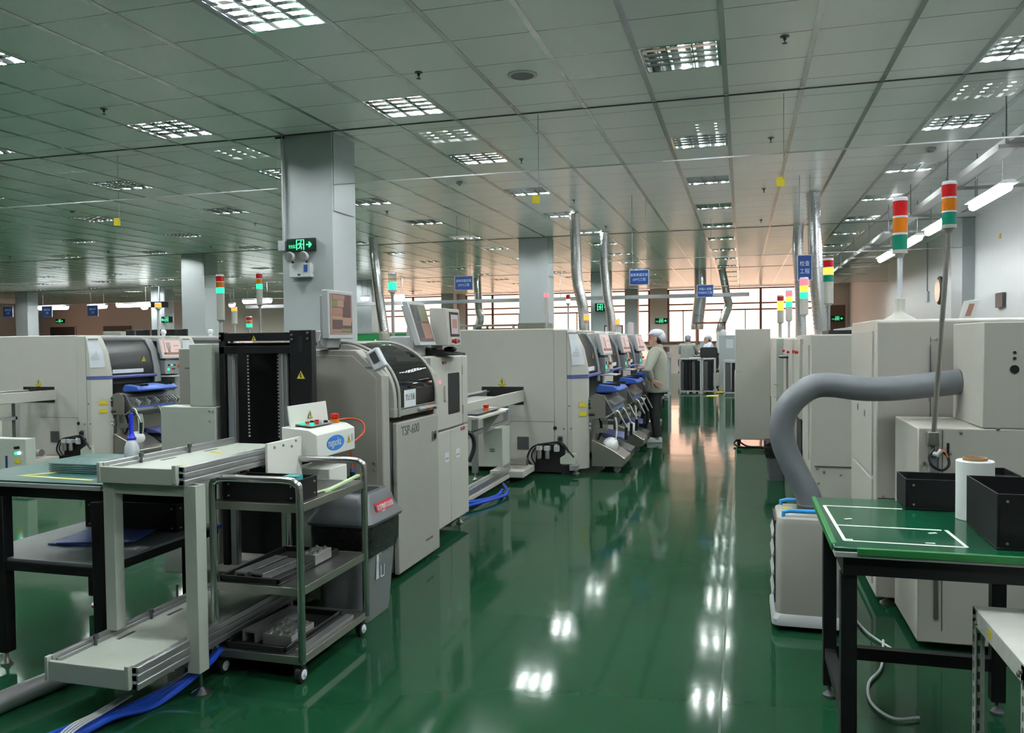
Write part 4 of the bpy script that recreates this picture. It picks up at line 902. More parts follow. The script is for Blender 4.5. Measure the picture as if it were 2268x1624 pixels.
b = B(); b.prism([(-3.38, 3.10), (-2.90, 3.06), (-2.90, 3.085), (-3.33, 3.118)], 'z', .88, .881); b.prism([(-3.38, 3.10), (-3.34, 3.10), (-3.18, 3.30), (-3.22, 3.30)], 'z', .88, .881)
b.out('yellow_tape', 'paleyellow', t)
for i in range(5):
    B().box(-3.30+random.uniform(0, .008), -2.985, 3.22, 3.42+random.uniform(0, .01), .8815+i*.0095, .8885+i*.0095).out('clear_tray', 'trayblue', None, bevel=.001, label='%s clear blue plastic tray of the stack on the teal mat' % ['bottom', 'second', 'third', 'fourth', 'topmost'][i], cat='tray', group='stack of clear trays')
t = thing('squeeze_bottle', 'white squeeze bottle with a long blue spout on the teal mat', 'bottle', (-3.17, 3.64, .88))
B().lathe((-3.17, 3.64, .881), [(.035, 0), (.038, .005), (.038, .05), (.036, .075), (.026, .105), (.02, .115)], 24).out('bottle_body', mk('translucent_bottle', (.6, .62, .66), .35), t)
B().lathe((-3.17, 3.64, .996), [(.024, 0), (.024, .01), (.019, .014), (.012, .035), (.010, .14), (.006, .145)], 16).out('spout', mk('blue_spout', (.015, .03, .62), .35), t)
tray(-3.47, -2.88, 3.62, 3.82, .5115, .66, 'component_box', 'long black box at the back of the workbench shelf', 'box', 'black component boxes')
for i, (x, y, rz) in enumerate(((-3.17, 3.40, .12), (-3.14, 3.42, .3))):
    B().obox((x, y, .5165+i*.0085), (.38, .27, .006), rz=rz).out('folder', 'bluefolder', None, label=['blue plastic folder lying lower on the bench shelf', 'blue plastic folder lying crosswise on the upper one'][i], cat='folder')
hoses('thin black cord hanging off the workbench corner', [[(-2.80, 3.05, .885), (-2.76, 2.99, .88), (-2.755, 2.975, .86), (-2.72, 2.97, .845), (-2.66, 2.99, .85)]], 'blackplastic', .005, 'cord')

# ================================================================== conveyors between the machines
def link_conveyor(dx, dy, lab, full=True):
    t = thing('link_conveyor', lab, 'conveyor', (-2.65+dx, 7.6+dy, 0), 'white link conveyors feeding the mounting machines')
    def X(*a): return (a[0]+dx, a[1]+dx, a[2]+dy, a[3]+dy, a[4], a[5])
    for x0, x1 in ((-2.42, -2.40), (-2.86, -2.84)): B().box(*X(x0, x1, 6.46, 8.93, .82, .95)).out('side_rail', 'white', t, bevel=.006)
    B().box(*X(-2.46, -2.42, 6.5, 8.9, .925, .94)).box(*X(-2.84, -2.80, 6.5, 8.9, .925, .94)).out('belt', 'alu', t)
    B().box(*X(-2.80, -2.46, 6.6, 8.7, .84, .86)).out('tray_plate', 'darkgrey', t)
    B().box(*X(-2.75, -2.5, 6.7, 8.2, .90, .925)).out('cross_slide', 'alu', t)
    for y in (6.75, 8.35):
        for x in (-2.44, -2.80): B().box(*X(x-.03, x+.03, y-.03, y+.03, .08, .83)).out('frame_post', 'alu', t, bevel=.003)
    B().box(*X(-2.47, -2.41, 6.75, 8.35, .62, .66)).box(*X(-2.47, -2.41, 6.75, 8.35, .10, .15)).out('frame_beam', 'alu', t, bevel=.003)
    s = B().prism([(-2.40+dx, .87), (-2.18+dx, .85), (-2.18+dx, .83), (-2.40+dx, .835)], 'y', 6.62+dy, 7.58+dy).out('control_shelf', 'white', t, bevel=.003)
    B().box(*X(-2.179, -2.177, 7.45, 7.53, .833, .848)).out('maker_badge', 'ink_blue', s)
    B().box(*X(-2.38, -2.22, 6.7, 7.4, .868, .874)).out('dark_panel', 'darkgrey', s)
    B().lathe((-2.27+dx, 7.1+dy, .872), [(.028, 0), (.028, .022)], 14).out('stop_collar', 'lens_orange', s); B().lathe((-2.27+dx, 7.1+dy, .894), [(.02, 0), (.027, .01), (.027, .03), (.001, .036)], 14).out('stop_button', 'red', s)
    B().prism([(-2.38+dx, .84), (-2.20+dx, .84), (-2.38+dx, .60)], 'y', 7.35+dy, 7.36+dy).out('gusset', 'white', t)
    if full:
        B().box(*X(-2.52, -2.32, 7.78, 8.05, .25, .635)).out('electrical_box', 'greenwhite', t, bevel=.004)
        B().box(*X(-2.50, -2.47, 7.775, 7.78, .60, .64)).out('latch', 'blackplastic', t)
        B().box(*X(-2.62, -2.40, 6.5, 8.85, .045, .085)).box(*X(-2.62, -2.25, 8.3, 8.8, .05, .12)).out('base_plate', 'white', t, bevel=.006)
        B().cyl((-2.55+dx, 8.55+dy, .19), (-2.27+dx, 8.55+dy, .19), .045, 20).out('motor', 'steel', t)
        for z in (.42, .40): B().box(*X(-2.45, -2.40, 7.775, 7.78, z, z+.006)).out('vent_slot', 'ink', t)
    feet(t, [(x+dx, y+dy) for x in (-2.44, -2.8) for y in (6.75, 8.35)], .09, .03, 'chrome')
    B().tube([(a+dx, c+dy, d) for a, c, d in smooth_t([(-2.42, 6.9, .70), (-2.36, 6.95, .66), (-2.34, 6.95, .55), (-2.38, 6.92, .42)])], .02, 8).out('cable_loop', 'blackplastic', t)
    return t
def smooth_t(p): return [tuple(v) for v in smooth(p)]
link_conveyor(0, 0, 'white link conveyor with a red stop button, right of the cream cabinet')
link_conveyor(-6.08, -.5, 'white link conveyor with a red stop button at the left frame edge')
hoses('blue hoses coiled under the white link conveyor', [[(-2.45, 6.7, .03), (-2.3, 7.0, .04), (-2.2, 7.5, .03), (-2.35, 7.9, .05)], [(-2.5, 6.8, .05), (-2.25, 7.2, .05), (-2.3, 7.7, .03)]], 'bluetube', .016)
t = thing('power_cabinet', 'low white cabinet with lit green and white buttons at the left frame edge', 'cabinet', (-7.25, 6.8, 0))
B().box(-7.56, -6.94, 6.5, 6.62, .05, .575).out('cabinet_body', 'greenwhite', t, bevel=.005)
for i, (x, z, m) in enumerate(((-7.065, .485, 'blackplastic'), (-7.03, .488, 'blackplastic'), (-7.057, .43, 'lit_green'), (-7.02, .433, 'lit_white'))): B().lathe((x, 6.5, z), [(.015, 0), (.015, -.015), (.001, -.018)], 12, 'y').out('push_button', m, t)
B().box(-7.08, -7.01, 6.495, 6.5, .33, .37).out('label', 'yellow', t); B().box(-7.20, -7.175, 6.495, 6.5, .26, .40).out('name_strip', 'signblue', t)

# ================================================================== mounting machines
def mounter():
    fx, ya = -1.69, 8.95; yb = ya+1.66
    t = thing('mounting_machine', 'x', 'machine', (-2.6, 9.8, 0), 'pick-and-place mounting machines')
    B().box(-3.5, fx-.36, ya, yb, .05, 1.645).out('body', 'white', t, bevel=.012)
    B().box(fx-.36, fx-.05, yb-.2, yb, .05, 1.6).out('end_panel', 'white', t, bevel=.012)
    def sec(x_, z): return [(fx-.36, ya, z), (fx-.16+x_*.3, ya, z), (fx-.02+x_, ya+.14, z), (fx+x_, ya+.18, z), (fx+x_, ya+.21, z), (fx-.36, ya+.21, z)]
    B().rings([sec(0, .05), sec(0, 1.16), sec(-.05, 1.42), sec(-.14, 1.6), sec(-.17, 1.63)]).out('front_pillar', 'white', t, bevel=.006)
    b = B(); b.rings([[(max(p[0], fx-.212)+(.002 if i in (2, 3, 4) else 0), p[1]-(.002 if i < 3 else 0), z) for i, p in enumerate(sec(0, z))] for z in (1.075, 1.12)]); b.out('blue_stripe', 'stripe', t)
    b = B(); b.box(-2.66, fx-.36, ya-.001, ya+.001, .588, .592).box(fx-.215, fx-.211, ya-.001, ya+.001, .06, 1.60); b.out('panel_seam', 'ink', t)
    B().box(-2.91, -2.41, ya-.004, ya+.002, .78, .985).out('board_slot', 'blackplastic', t)
    B().box(-2.49, -2.352, ya-.008, ya, .267, .414).out('fan_grille', 'darkgrey', t, bevel=.003)
    B().lathe((-2.045, ya-.004, .518), [(.001, 0), (.022, 0), (.022, .003)], 16, 'y').out('round_port', 'blackplastic', t)
    screws(t, ((-1.945, ya, .51), (-1.88+.0, ya, .77), (-1.86, ya, .515)), 'y', -1, .009, mat='darkgrey')
    o = B().box(-2.02, -1.955, ya-.01, ya, .365, .435).out('socket_plate', 'grey', t); B().lathe((-1.985, ya-.01, .40), [(.025, 0), (.02, -.03), (.001, -.032)], 12, 'y').out('plug', 'blackplastic', o)
    sticker((-2.664, ya, 1.045), .095, '-y', t, plate=True)
    # air filters, cables and black base skirt
    B().prism([(-2.28, .1), (-1.98, .1), (-1.93, .2), (-1.93, .33), (-2.25, .34)], 'y', ya-.006, ya-.001).out('filter_recess', 'blackplastic', t)
    for x in (-2.215, -2.125):
        f = B().lathe((x, ya-.05, .17), [(.02, 0), (.028, .01), (.028, .09), (.024, .10)], 14).out('filter_bowl', 'steel', t); B().box(x-.033, x+.033, ya-.085, ya-.01, .27, .32).out('filter_head', 'lightgrey', f, bevel=.004)
    B().lathe((-2.02, ya-.04, .26), [(.03, 0), (.034, .02), (.034, .06), (.02, .075)], 14).out('regulator', 'lightgrey', t)
    b = B()
    b.tube(smooth([(-2.32, ya-.03, .10), (-2.36, ya-.04, .18), (-2.30, ya-.04, .30), (-2.15, ya-.03, .345), (-2.0, ya-.03, .35), (-1.90, ya-.04, .28), (-1.82, ya-.05, .20)]), .010, 8)
    b.tube(smooth([(-2.26, ya-.03, .09), (-2.31, ya-.05, .2), (-2.24, ya-.04, .31), (-1.98, ya-.04, .365), (-1.86, ya-.05, .24)]), .008, 8)
    b.tube(smooth([(-1.985, ya-.04, .40), (-2.0, ya-.06, .34), (-2.02, ya-.05, .28)]), .004, 6)
    b.out('black_cables', 'blackplastic', t)
    B().prism([(-1.98, .12), (-1.80, .12), (-1.80, .24), (-1.90, .24), (-1.98, .19)], 'y', ya-.05, ya-.005).out('junction_cover', 'greenwhite', t, bevel=.003)
    B().box(-1.86, -1.77, ya-.12, ya-.01, .06, .12).out('corner_block', 'grey', t, bevel=.004)
    B().box(-2.55, -1.88, ya-.02, ya-.001, .02, .10).out('base_skirt', 'blackplastic', t)
    feet(t, ((-1.82, ya+.05), (-1.82, yb-.08), (-3.4, ya+.06)), .06, .045)
    # front: window hood, handle bar, recess
    y0, y1 = ya+.21, ya+1.09
    B().sheet([(fx-.05, 1.13), (fx-.055, 1.20), (fx-.10, 1.42), (fx-.20, 1.575), (fx-.34, 1.60)], 'y', y0, y1-.06, .01).out('black_window', mk('black_gloss', (.010, .010, .012), .30, var=0, spec=.3), t)
    B().box(-2.2, fx-.36, y0, yb-.2, 1.60, 1.63).box(fx-.36, fx-.25, y0, yb-.2, 1.56, 1.62).out('hood_top', 'grey', t, bevel=.01)
    B().sheet([(fx-.03, 1.0), (fx-.04, 1.20), (fx-.08, 1.43), (fx-.18, 1.59), (fx-.34, 1.62)], 'y', y1-.06, y1+.07, .03).out('hood_pillar', 'grey', t, bevel=.008)
    B().prism([(y0+.06, 1.145), (y0+.62, 1.145), (y0+.62, 1.195), (y0+.06, 1.195)], 'x', fx-.052, fx-.048).out('ruler_label', 'paper', t)
    sticker((fx-.075, y1-.22, 1.32), .10, '+x', t, plate=True)
    B().obox((fx-.115, y0+.34, 1.435), (.004, .1, .012), ry=-.3).out('red_lamp', 'lit_red', t)
    B().cyl((fx-.02, y0-.02, 1.10), (fx-.02, y1-.05, 1.10), .022, 16).out('blue_handle_bar', 'stripe', t)
    B().box(fx-.5, fx-.36, y0, yb-.2, .05, 1.6).out('recess_back', 'blackplastic', t)
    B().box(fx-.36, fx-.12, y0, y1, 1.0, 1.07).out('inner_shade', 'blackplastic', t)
    # console
    _, case, P = monitor(fx+.02, y1+.04, y1+.42, 1.32, 1.60, .22, None, 'screenpink', parent=t, yaw=.15)
    scr_win(P, t, y1+.082, y1+.398, 1.37, 1.588, [(.08, .12, .1, .9, 'scr_tan'), (.2, .45, .4, .8, 'scr_grey'), (.25, .4, .15, .5, 'scr_tan'), (.6, .9, .55, .62, 'scr_grey'), (.65, .85, .3, .34, 'scr_grey'), (.0, 1, .0, .16, 'scr_red')])
    B().box(fx-.2, fx+.02, y1+.1, y1+.38, 1.28, 1.40).out('console_arm', 'darkgrey', t)
    c = B().box(fx-.22, fx+.03, y1+.08, y1+.44, 1.10, 1.29).out('control_box', 'grey', t, bevel=.006)
    for y, z, m, r in ((.15, 1.225, 'blackplastic', .014), (.21, 1.225, 'lit_green', .012), (.27, 1.225, 'blackplastic', .012), (.14, 1.165, 'lit_green', .017), (.22, 1.17, 'lens_red', .010), (.26, 1.17, 'blackplastic', .010)):
        B().lathe((fx+.03, y1+y, z), [(r, 0), (r, .012), (.001, .015)], 12, 'x').out('push_button', m, c)
    B().lathe((fx+.03, y1+.36, 1.21), [(.026, 0), (.026, .01)], 16, 'x').out('stop_collar', 'lens_orange', c); B().lathe((fx+.04, y1+.36, 1.21), [(.013, 0), (.019, .012), (.019, .026), (.001, .03)], 16, 'x').out('stop_button', 'red', c)
    B().prism([(fx-.2, 1.085), (fx+.16, 1.075), (fx+.16, 1.06), (fx-.2, 1.065)], 'y', y1+.06, y1+.46).out('keyboard_shelf', 'lightgrey', t, bevel=.004)
    # paper clipped on the pillar
    b = B(); rows = []
    for z, x_ in ((1.23, -.0135), (1.32, -.031), (1.42, -.05), (1.50, -.09), (1.58, -.13)):
        A_, B_ = Vector((fx-.16+.3*x_, ya, z)), Vector((fx-.02+x_, ya+.14, z)); n = Vector((B_.y-A_.y, A_.x-B_.x, 0)).normalized()*.006
        rows.append([b.bm.verts.new(A_.lerp(B_, .04)+n), b.bm.verts.new(A_.lerp(B_, .97)+n)])
    for r0, r1 in zip(rows, rows[1:]): b._f([r0[0], r0[1], r1[1], r1[0]])
    p = b.out('paper_sheet', 'paper', t)
    b = B()
    for i in range(6): k = i/6; b.obox((fx-.118-.045*k+.008, ya+.052-.008, 1.33+k*.12), (.10, .002, .003), rz=.72)
    b.out('writing', 'ink', p)
    B().obox((fx-.165, ya+.05, 1.59), (.15, .012, .018), rz=.66).out('clip', 'grey', t)
    for z in (.755, .65): B().obox((fx-.055, ya+.098, z+.025), (.10, .003, .05), rz=.785).out('yellow_label', 'yellow', t)
    for i, z in enumerate((.83, .78, .74, .55, .50)): B().lathe((fx, ya+.185, z), [(.018, 0), (.018, .02), (.001, .024)], 12, 'x').out('side_button', ['lens_green', 'blackplastic', 'blackplastic', 'lightgrey', 'lightgrey'][i], t)
    B().tube(smooth([(fx, ya+.18, .66), (fx+.06, ya+.19, .66), (fx+.10, ya+.3, .62), (fx+.11, ya+.34, .45), (fx+.02, ya+.3, .25)]), .015, 8).out('air_hose', 'blackplastic', t)
    return t
MA = mounter(); MA['label'] = 'nearest mounting machine of the aisle line, filters and cables on its side'
MA2 = dup(MA, (-2.6, 9.8+1.78, 0), label='second mounting machine along the aisle, just beyond the nearest')
dup(MA, (-2.6, 9.8+3.56, 0), label='third mounting machine along the aisle, beside the standing worker')
dup(MA, (-2.6-6.12, 9.8-.5, 0), label='left mounting machine with a black window and lit pink screen')
dup(MA, (-2.6-6.12, 9.8+1.28, 0), label='mounting machine behind the left one, partly hidden by the loader')

# ---- feeder carts
def cart():
    fx, y0, y1 = -1.66, 9.18, 10.12
    t = thing('feeder_cart', 'x', 'cart', (-1.45, 9.65, 0), 'feeder carts docked on the mounting machines')
    B().prism([(fx, .07), (-1.31, .07), (-1.28, .12), (-1.28, .17), (-1.45, .28), (fx, .38)], 'y', y0-.06, y0+.42).out('scrap_box', 'steel', t, bevel=.008)
    B().prism([(fx, .07), (-1.31, .07), (-1.29, .18), (fx, .33)], 'y', y0+.5, y1).out('scrap_box', 'darkgrey', t, bevel=.008)
    B().ell((-1.47, y0+.12, .30), (.09, .13, .09)).out('scrap_bag', 'film', t)
    for y in (y0, y1-.05):
        B().lathe((-1.38, y, .04), [(.001, 0), (.04, 0), (.04, .03), (.001, .03)], 16, 'y').out('wheel', 'grey', t)
        B().box(-1.40, -1.36, y-.01, y+.04, .05, .10).out('castor', 'steel', t)
    pl = [(-1.60+.10*math.cos(math.radians(a)), .80+.10*math.sin(math.radians(a))) for a in range(0, 181, 20)]
    B().prism(pl+[(-1.70, .62), (-1.50, .62)], 'y', y0-.05, y0-.04).out('side_plate', 'steel', t)
    B().prism([(-1.66, .62), (-1.42, .60), (-1.40, .66), (-1.52, .88), (-1.66, .90)], 'y', y0, y1).out('feeder_body', 'darkgrey', t, bevel=.01)
    for i in range(16):
        y = y0+.03+i*.058
        B().obox((-1.50, y, .80), (.20, .018, .05), ry=.55).out('tape_feeder', ['steel', 'alu', 'lightgrey'][i % 3], t)
    B().prism([(-1.64, .94), (-1.60, 1.0), (-1.42, .98), (-1.36, .93), (-1.38, .91), (-1.62, .90)], 'y', y0+.08, y1-.12).out('blue_cover', 'blue', t, bevel=.012)
    b = B()
    for y in (y0+.16, y0+.24, y1-.32, y1-.24): b.box(-1.60, -1.37, y, y+.012, .975, 1.004)
    b.out('black_strap', 'blackplastic', t)
    B().box(-1.48, -1.42, y0+.1, y1-.1, .69, .715).out('blue_strip', 'blue', t)
    for y in (y0-.02, y0+.42, y1-.02):
        h = B().tube(smooth([(-1.56, y, .60), (-1.44, y, .66), (-1.37, y, .70), (-1.32, y, .62), (-1.27, y, .52)]), .012, 10).out('handle', 'chrome', t)
        B().cyl((-1.27, y, .52), (-1.275, y, .38), .018, 12).out('grip', 'blackplastic', h)
    for i in range(5):
        y = y0+.08+i*.022
        B().tube(smooth([(-1.46, y, .66), (-1.41, y, .60), (-1.40, y+.01, .45), (-1.42, y, .33)]), .004, 6).out('tape_strip', 'film', t)
    b = B().box(fx, -1.5, y0, y0+.02, .45, .5).box(fx, -1.5, y1-.02, y1, .45, .5).box(fx, fx+.03, y0, y1, .1, .6); b.out('cart_frame', 'steel', t)
    B().prism([(-1.62, .40), (-1.40, .36), (-1.36, .33), (-1.60, .33)], 'y', y0+.45, y1-.02).out('dark_cover', 'stripe', t, bevel=.008)
    return t
FC = cart(); FC['label'] = 'feeder cart on the nearest mounting machine, metal scrap box with a white bag'
dup(FC, (-1.45, 9.65+1.78, 0), label='second feeder cart along the aisle, beyond the one with a white bag')
dup(FC, (-1.45, 9.65+3.56, 0), label='third feeder cart along the aisle, just before the standing worker')
dup(FC, (-1.45-6.12, 9.65-.5, 0), label='feeder cart with a blue cover on the left mounting machine')
dup(FC, (-1.45-6.12, 9.65+1.28, 0), label='feeder cart on the machine behind the left mounting machine')

# tall white inspection machine beside the worker, with a window-lit sloping cover
t = thing('placement_machine', 'large white machine with a sloping glossy cover facing the worker', 'machine', (-2.5, 15.6, 0))
B().prism([(-3.4, .05), (-1.85, .05), (-1.85, .85), (-1.80, 1.0), (-1.80, 1.12), (-2.05, 1.56), (-3.4, 1.56)], 'y', 14.4, 17.2).out('body', 'white', t, bevel=.02)
B().prism([(-1.815, 1.14), (-1.80, 1.14), (-2.02, 1.50), (-2.035, 1.50)], 'y', 14.6, 16.9).out('glossy_cover', mk('gloss_grey_cover', (.45, .43, .42), .12, var=0), t)
b = B().lathe((-1.82, 14.9, .95), [(.03, 0), (.03, .02)], 12, 'x').lathe((-1.82, 15.1, .95), [(.03, 0), (.03, .02)], 12, 'x'); b.out('knob', 'blackplastic', t)
m, _, P = monitor(-2.1, 15.9, 16.35, 1.58, 1.86, 0, 'dark-framed monitor standing on the white machine behind the worker', 'scr_grey')

# olive box, black rack and lamps behind the nearest mounting machine
t = thing('magazine_rack', 'empty metal rack standing above the nearest mounting machine', 'rack', (-4.6, 14.5, 0))
for x in (-5.3, -4.75, -4.0):
    for y in (14.2, 15.0): B().box(x-.02, x+.02, y-.02, y+.02, 0, 1.82).out('post', 'alu', t)
for z in (1.0, 1.5, 1.80): B().box(-5.32, -3.98, 14.18, 15.02, z, z+.02).out('shelf', 'alu', t)
B().box(-4.72, -4.05, 14.22, 14.98, 1.54, 1.75).out('magazine', 'black', None, label='black magazine lying on the metal rack', cat='magazine')
B().box(-3.95, -3.45, 14.3, 15.0, 0, 1.84).out('olive_box', 'olive', None, bevel=.01, label='tall olive grey box right of the metal rack', cat='box')
grp = 'signal lamp towers'
# towers above the left machines
tower(-6.42, 9.0, 0, 2.16, .052, ['lit_green', 'lens_orange', 'lens_red'], 'lit green signal tower right of the grey column', body=.34, grp=grp, hh=.075)
tower(-5.85, 9.0, 0, 2.20, .040, ['lit_green', 'lens_orange', 'lens_red'], 'lit green signal tower just left of the near column', 'alu', body=.20, grp=grp, hh=.065)
tower(-12.28, 15.0, 0, 2.34, .07, ['lit_orange'], 'single orange beacon on a thin pole by the green exit sign', grp=grp, hh=.08)
tower(-11.75, 17.0, 0, 2.31, .07, ['lit_orange'], 'single orange beacon between two green signal towers', grp=grp, hh=.08, body=.3)
tower(-12.68, 19.0, 0, 1.97, .08, ['lit_green', 'lens_orange', 'lens_red'], 'small green signal tower low between the columns', grp=grp, hh=.09)
tower(-3.405, 14.3, 0, 2.30, .042, ['lit_red'], 'single red lamp beside the big square column', body=.28, grp=grp, hh=.07)
tower(-3.89, 18.5, 0, 2.38, .05, ['lit_white', 'lens_red'], 'small red and white lamp left of the brightest foil duct', grp=grp)
tower(-2.6, 13.9, 1.645, 1.86, .05, ['lit_orange'], 'low orange beacon at the foot of the brightest foil duct', grp=grp)
tower(-2.45, 16.5, 1.56, 1.83, .05, ['lit_orange'], 'low orange beacon at the foot of the second foil duct', grp=grp)
tower(.775, 8.2, 1.53, 2.03, .048, ['lens_green', 'lit_yellow', 'lens_red'], 'signal tower lit yellow beside the thickest foil duct', 'alu', body=.2, grp=grp, hh=.07)
tower(.75, 11.0, 1.51, 2.01, .055, ['lit_green', 'lit_yellow', 'lit_red'], 'tower with red, yellow and green all lit before the thin sign', body=.2, grp=grp, hh=.085)
tower(.65, 12.6, 1.51, 1.97, .05, ['lit_green', 'lit_yellow', 'lit_red'], 'second tower with all lamps lit, left of the thin sign', body=.2, grp=grp, hh=.075)
tower(.60, 14.2, 1.52, 1.97, .055, ['lit_yellow', 'lit_yellow', 'lens_red'], 'yellow-lit signal tower farthest along the right machine row', body=.2, grp=grp, hh=.08)

# ================================================================== people
def remesh_obj(b, name, mat, parent, vox=.006, smooth_it=2):
    o = b.out(name, mat, parent)
    m = o.modifiers.new('skin', 'REMESH'); m.mode = 'VOXEL'; m.voxel_size = vox; m.use_smooth_shade = True
    s = o.modifiers.new('soft', 'SMOOTH'); s.iterations = smooth_it; s.factor = .5
    return o
def ring(cx, cy, cz, rx, ry, n=16, p=1.0):
    return [(cx+rx*math.cos(2*math.pi*k/n), cy+ry*math.sin(2*math.pi*k/n), cz) for k in range(n)]
def hand(b, w, d, up, side, curl=.25, spread=.25, s=1.0):
    """palm from wrist w along d; up = back of the hand; side = thumb side"""
    w, d, up, side = Vector(w), Vector(d).normalized(), Vector(up).normalized(), Vector(side).normalized()
    for k in (-1.2, -.4, .4, 1.2): b.tube([w, w+d*.04*s+side*k*.012*s, w+d*.085*s+side*k*.017*s], [.014*s, .013*s, .0115*s], 8)
    for k, l in ((1.5, .072), (.5, .080), (-.5, .075), (-1.5, .058)):
        a = w+d*.080*s+side*k*.0155*s; f = (d+side*k*spread*.25).normalized()
        p1 = a+f*l*.45*s; g = (f-up*curl).normalized(); p2 = p1+g*l*.33*s; h = (f-up*curl*2.4).normalized(); p3 = p2+h*l*.27*s
        b.tube([a-f*.01, p1, p2, p3], [.0095*s, .0088*s, .008*s, .0065*s], 8)
    a = w+d*.022*s+side*.02*s; p1 = a+(d*.7+side*.8).normalized()*.038*s; p2 = p1+(d*.9+side*.35-up*.2).normalized()*.032*s
    b.tube([a, p1, p2], [.013*s, .0105*s, .008*s], 8)
def person(loc, rot, lab, pose, clothes, hs=1.0):
    t = thing('person', lab, 'person', (0, 0, 0))
    L, R = pose['L'], pose['R']      # (shoulder, elbow, wrist, hand dir, up, side)
    hip = pose.get('hip', .86)
    b = B(); hx, hz = pose.get('head', (.0, 1.47))
    # head and face
    rows = []
    for z, fx, bx, ry in ((-.125, .055, .015, .020), (-.115, .075, -.03, .040), (-.09, .083, -.06, .055), (-.06, .085, -.075, .064), (-.02, .086, -.09, .071), (.02, .083, -.10, .075), (.06, .085, -.10, .076), (.09, .07, -.09, .066), (.115, .035, -.06, .042), (.123, .0, -.03, .015)):
        c = (fx-bx)/2; rows.append(ring(hx+(fx+bx)/2 if bx < 0 else hx+fx-.02, 0, hz+z, c if bx < 0 else .025, ry))
    b.rings(rows)
    b.tube([(hx+.082, 0, hz+.025), (hx+.098, 0, hz-.01), (hx+.108, 0, hz-.03), (hx+.085, 0, hz-.038)], [.009, .011, .013, .009], 8)
    b.ell((hx+.082, 0, hz-.062), (.012, .024, .006)); b.ell((hx+.080, 0, hz-.074), (.012, .020, .006)); b.ell((hx+.066, 0, hz-.105), (.018, .02, .014))
    for s in (-1, 1): b.ell((hx-.012, s*.076, hz-.015), (.018, .010, .03)); b.ell((hx+.078, s*.03, hz+.035), (.012, .022, .006))
    b.tube([(hx-.02, 0, hz-.07), (hx-.035, 0, hz-.14), (hx-.05, 0, hz-.21)], [.052, .050, .062], 14)
    # trunk and limbs under the clothes
    b.rings([ring(-.02, 0, z, rx*.9, ry*.9) for z, rx, ry in ((hip-.08, .10, .15), (hip+.05, .105, .155), (1.05, .095, .13), (1.22, .105, .15), (1.32, .09, .15), (1.37, .05, .08))])
    for A in (L, R): b.tube([A[0], A[1], A[2]], [.045, .036, .025], 12); hand(b, A[2], A[3], A[4], A[5], curl=A[6], s=hs*1.12, spread=.45 if A[6] < .13 else .2)
    for F in pose['feet']:
        hp, kn, an, toe = F; b.tube([hp, kn, an, (an[0], an[1], .04)], [.075, .052, .036, .03], 12)
        b.tube([(an[0]-.03, an[1], .05), (an[0]+.14*toe, an[1], .035)], [.03, .025], 10)
    remesh_obj(b, 'body', 'skin', t, .0045, 2)
    e = B()
    for s in (-1, 1): e.ell((hx+.077, s*.031, hz+.012), (.010, .014, .007))
    e.out('eyes', 'hair', t)
    # jacket
    j = B(); hem = pose.get('hem', .74)
    j.rings([ring(-.02, 0, z, rx, ry, 24) for z, rx, ry in ((hem, .165, .215), (hem+.03, .175, .225), (.95, .172, .215), (1.12, .160, .205), (1.25, .150, .205), (1.33, .125, .195), (1.375, .09, .14), (1.40, .065, .085))])
    for s, A in ((1, L), (-1, R)):
        sh, el, wr = Vector(A[0]), Vector(A[1]), Vector(A[2]); w2 = el.lerp(wr, .93)
        j.tube([sh+Vector((-.01, -s*.07, .0)), sh, sh.lerp(el, .5), el, el.lerp(wr, .5), w2], [.075, .080, .070, .064, .056, .046], 14)
    j.tube([(-.04, 0, 1.37), (-.035, 0, 1.42)], [.075, .068], 16)
    remesh_obj(j, 'jacket', clothes[0], t, .011, 2)
    # trousers
    p = B(); p.rings([ring(-.02, 0, z, rx, ry) for z, rx, ry in ((hip-.16, .10, .15), (hip-.05, .12, .165), (hip+.06, .12, .16))])
    for F in pose['feet']:
        hp, kn, an, _ = F; hp, kn, an = Vector(hp), Vector(kn), Vector(an); p.tube([hp, hp.lerp(kn, .5), kn, kn.lerp(an, .6), (an.x-.005, an.y, .085)], [.105, .092, .076, .068, .068], 14)
    remesh_obj(p, 'trousers', clothes[1], t, .010, 2)
    for F in pose['feet']:
        an, toe = F[2], F[3]; q = B()
        q.rings([[(an[0]-.07+.26*toe*u, an[1]+v*w_, z_) for u, v, z_ in ((0, -.6, lo), (.0, .6, lo), (.45, 1, lo), (.85, 1, lo), (1.0, .5, lo), (1.0, -.5, lo), (.85, -1, lo), (.45, -1, lo))] for lo, w_ in ((.0, .045), (.025, .047), (.05, .042), (.075, .033))][:4])
        q.tube([(an[0]-.01, an[1], .05), (an[0]-.01, an[1], .10)], [.045, .042], 12)
        remesh_obj(q, 'shoe', 'shoe', t, .006, 3)
    # cap, hair
    c = B(); c.ell((hx-.022, 0, hz+.070), (.112, .092, .072), 24, 14); c.ell((hx-.085, 0, hz+.02), (.070, .078, .080), 20, 12)
    c.rings([[(hx+x, y, hz+z) for x, y, z in ((.06, -.08, .065), (.12, -.06, .058), (.165, 0, .045), (.12, .06, .058), (.06, .08, .065), (.05, .08, .085), (.11, .05, .08), (.14, 0, .075), (.11, -.05, .08), (.05, -.08, .085))[k:k+1]] for k in ()] or [[(hx+.03, -.085, hz+.07), (hx+.135, -.045, hz+.048), (hx+.135, .045, hz+.048), (hx+.03, .085, hz+.07)], [(hx+.03, -.085, hz+.085), (hx+.13, -.045, hz+.059), (hx+.13, .045, hz+.059), (hx+.03, .085, hz+.085)]])
    remesh_obj(c, 'mob_cap', clothes[2], t, .007, 2)
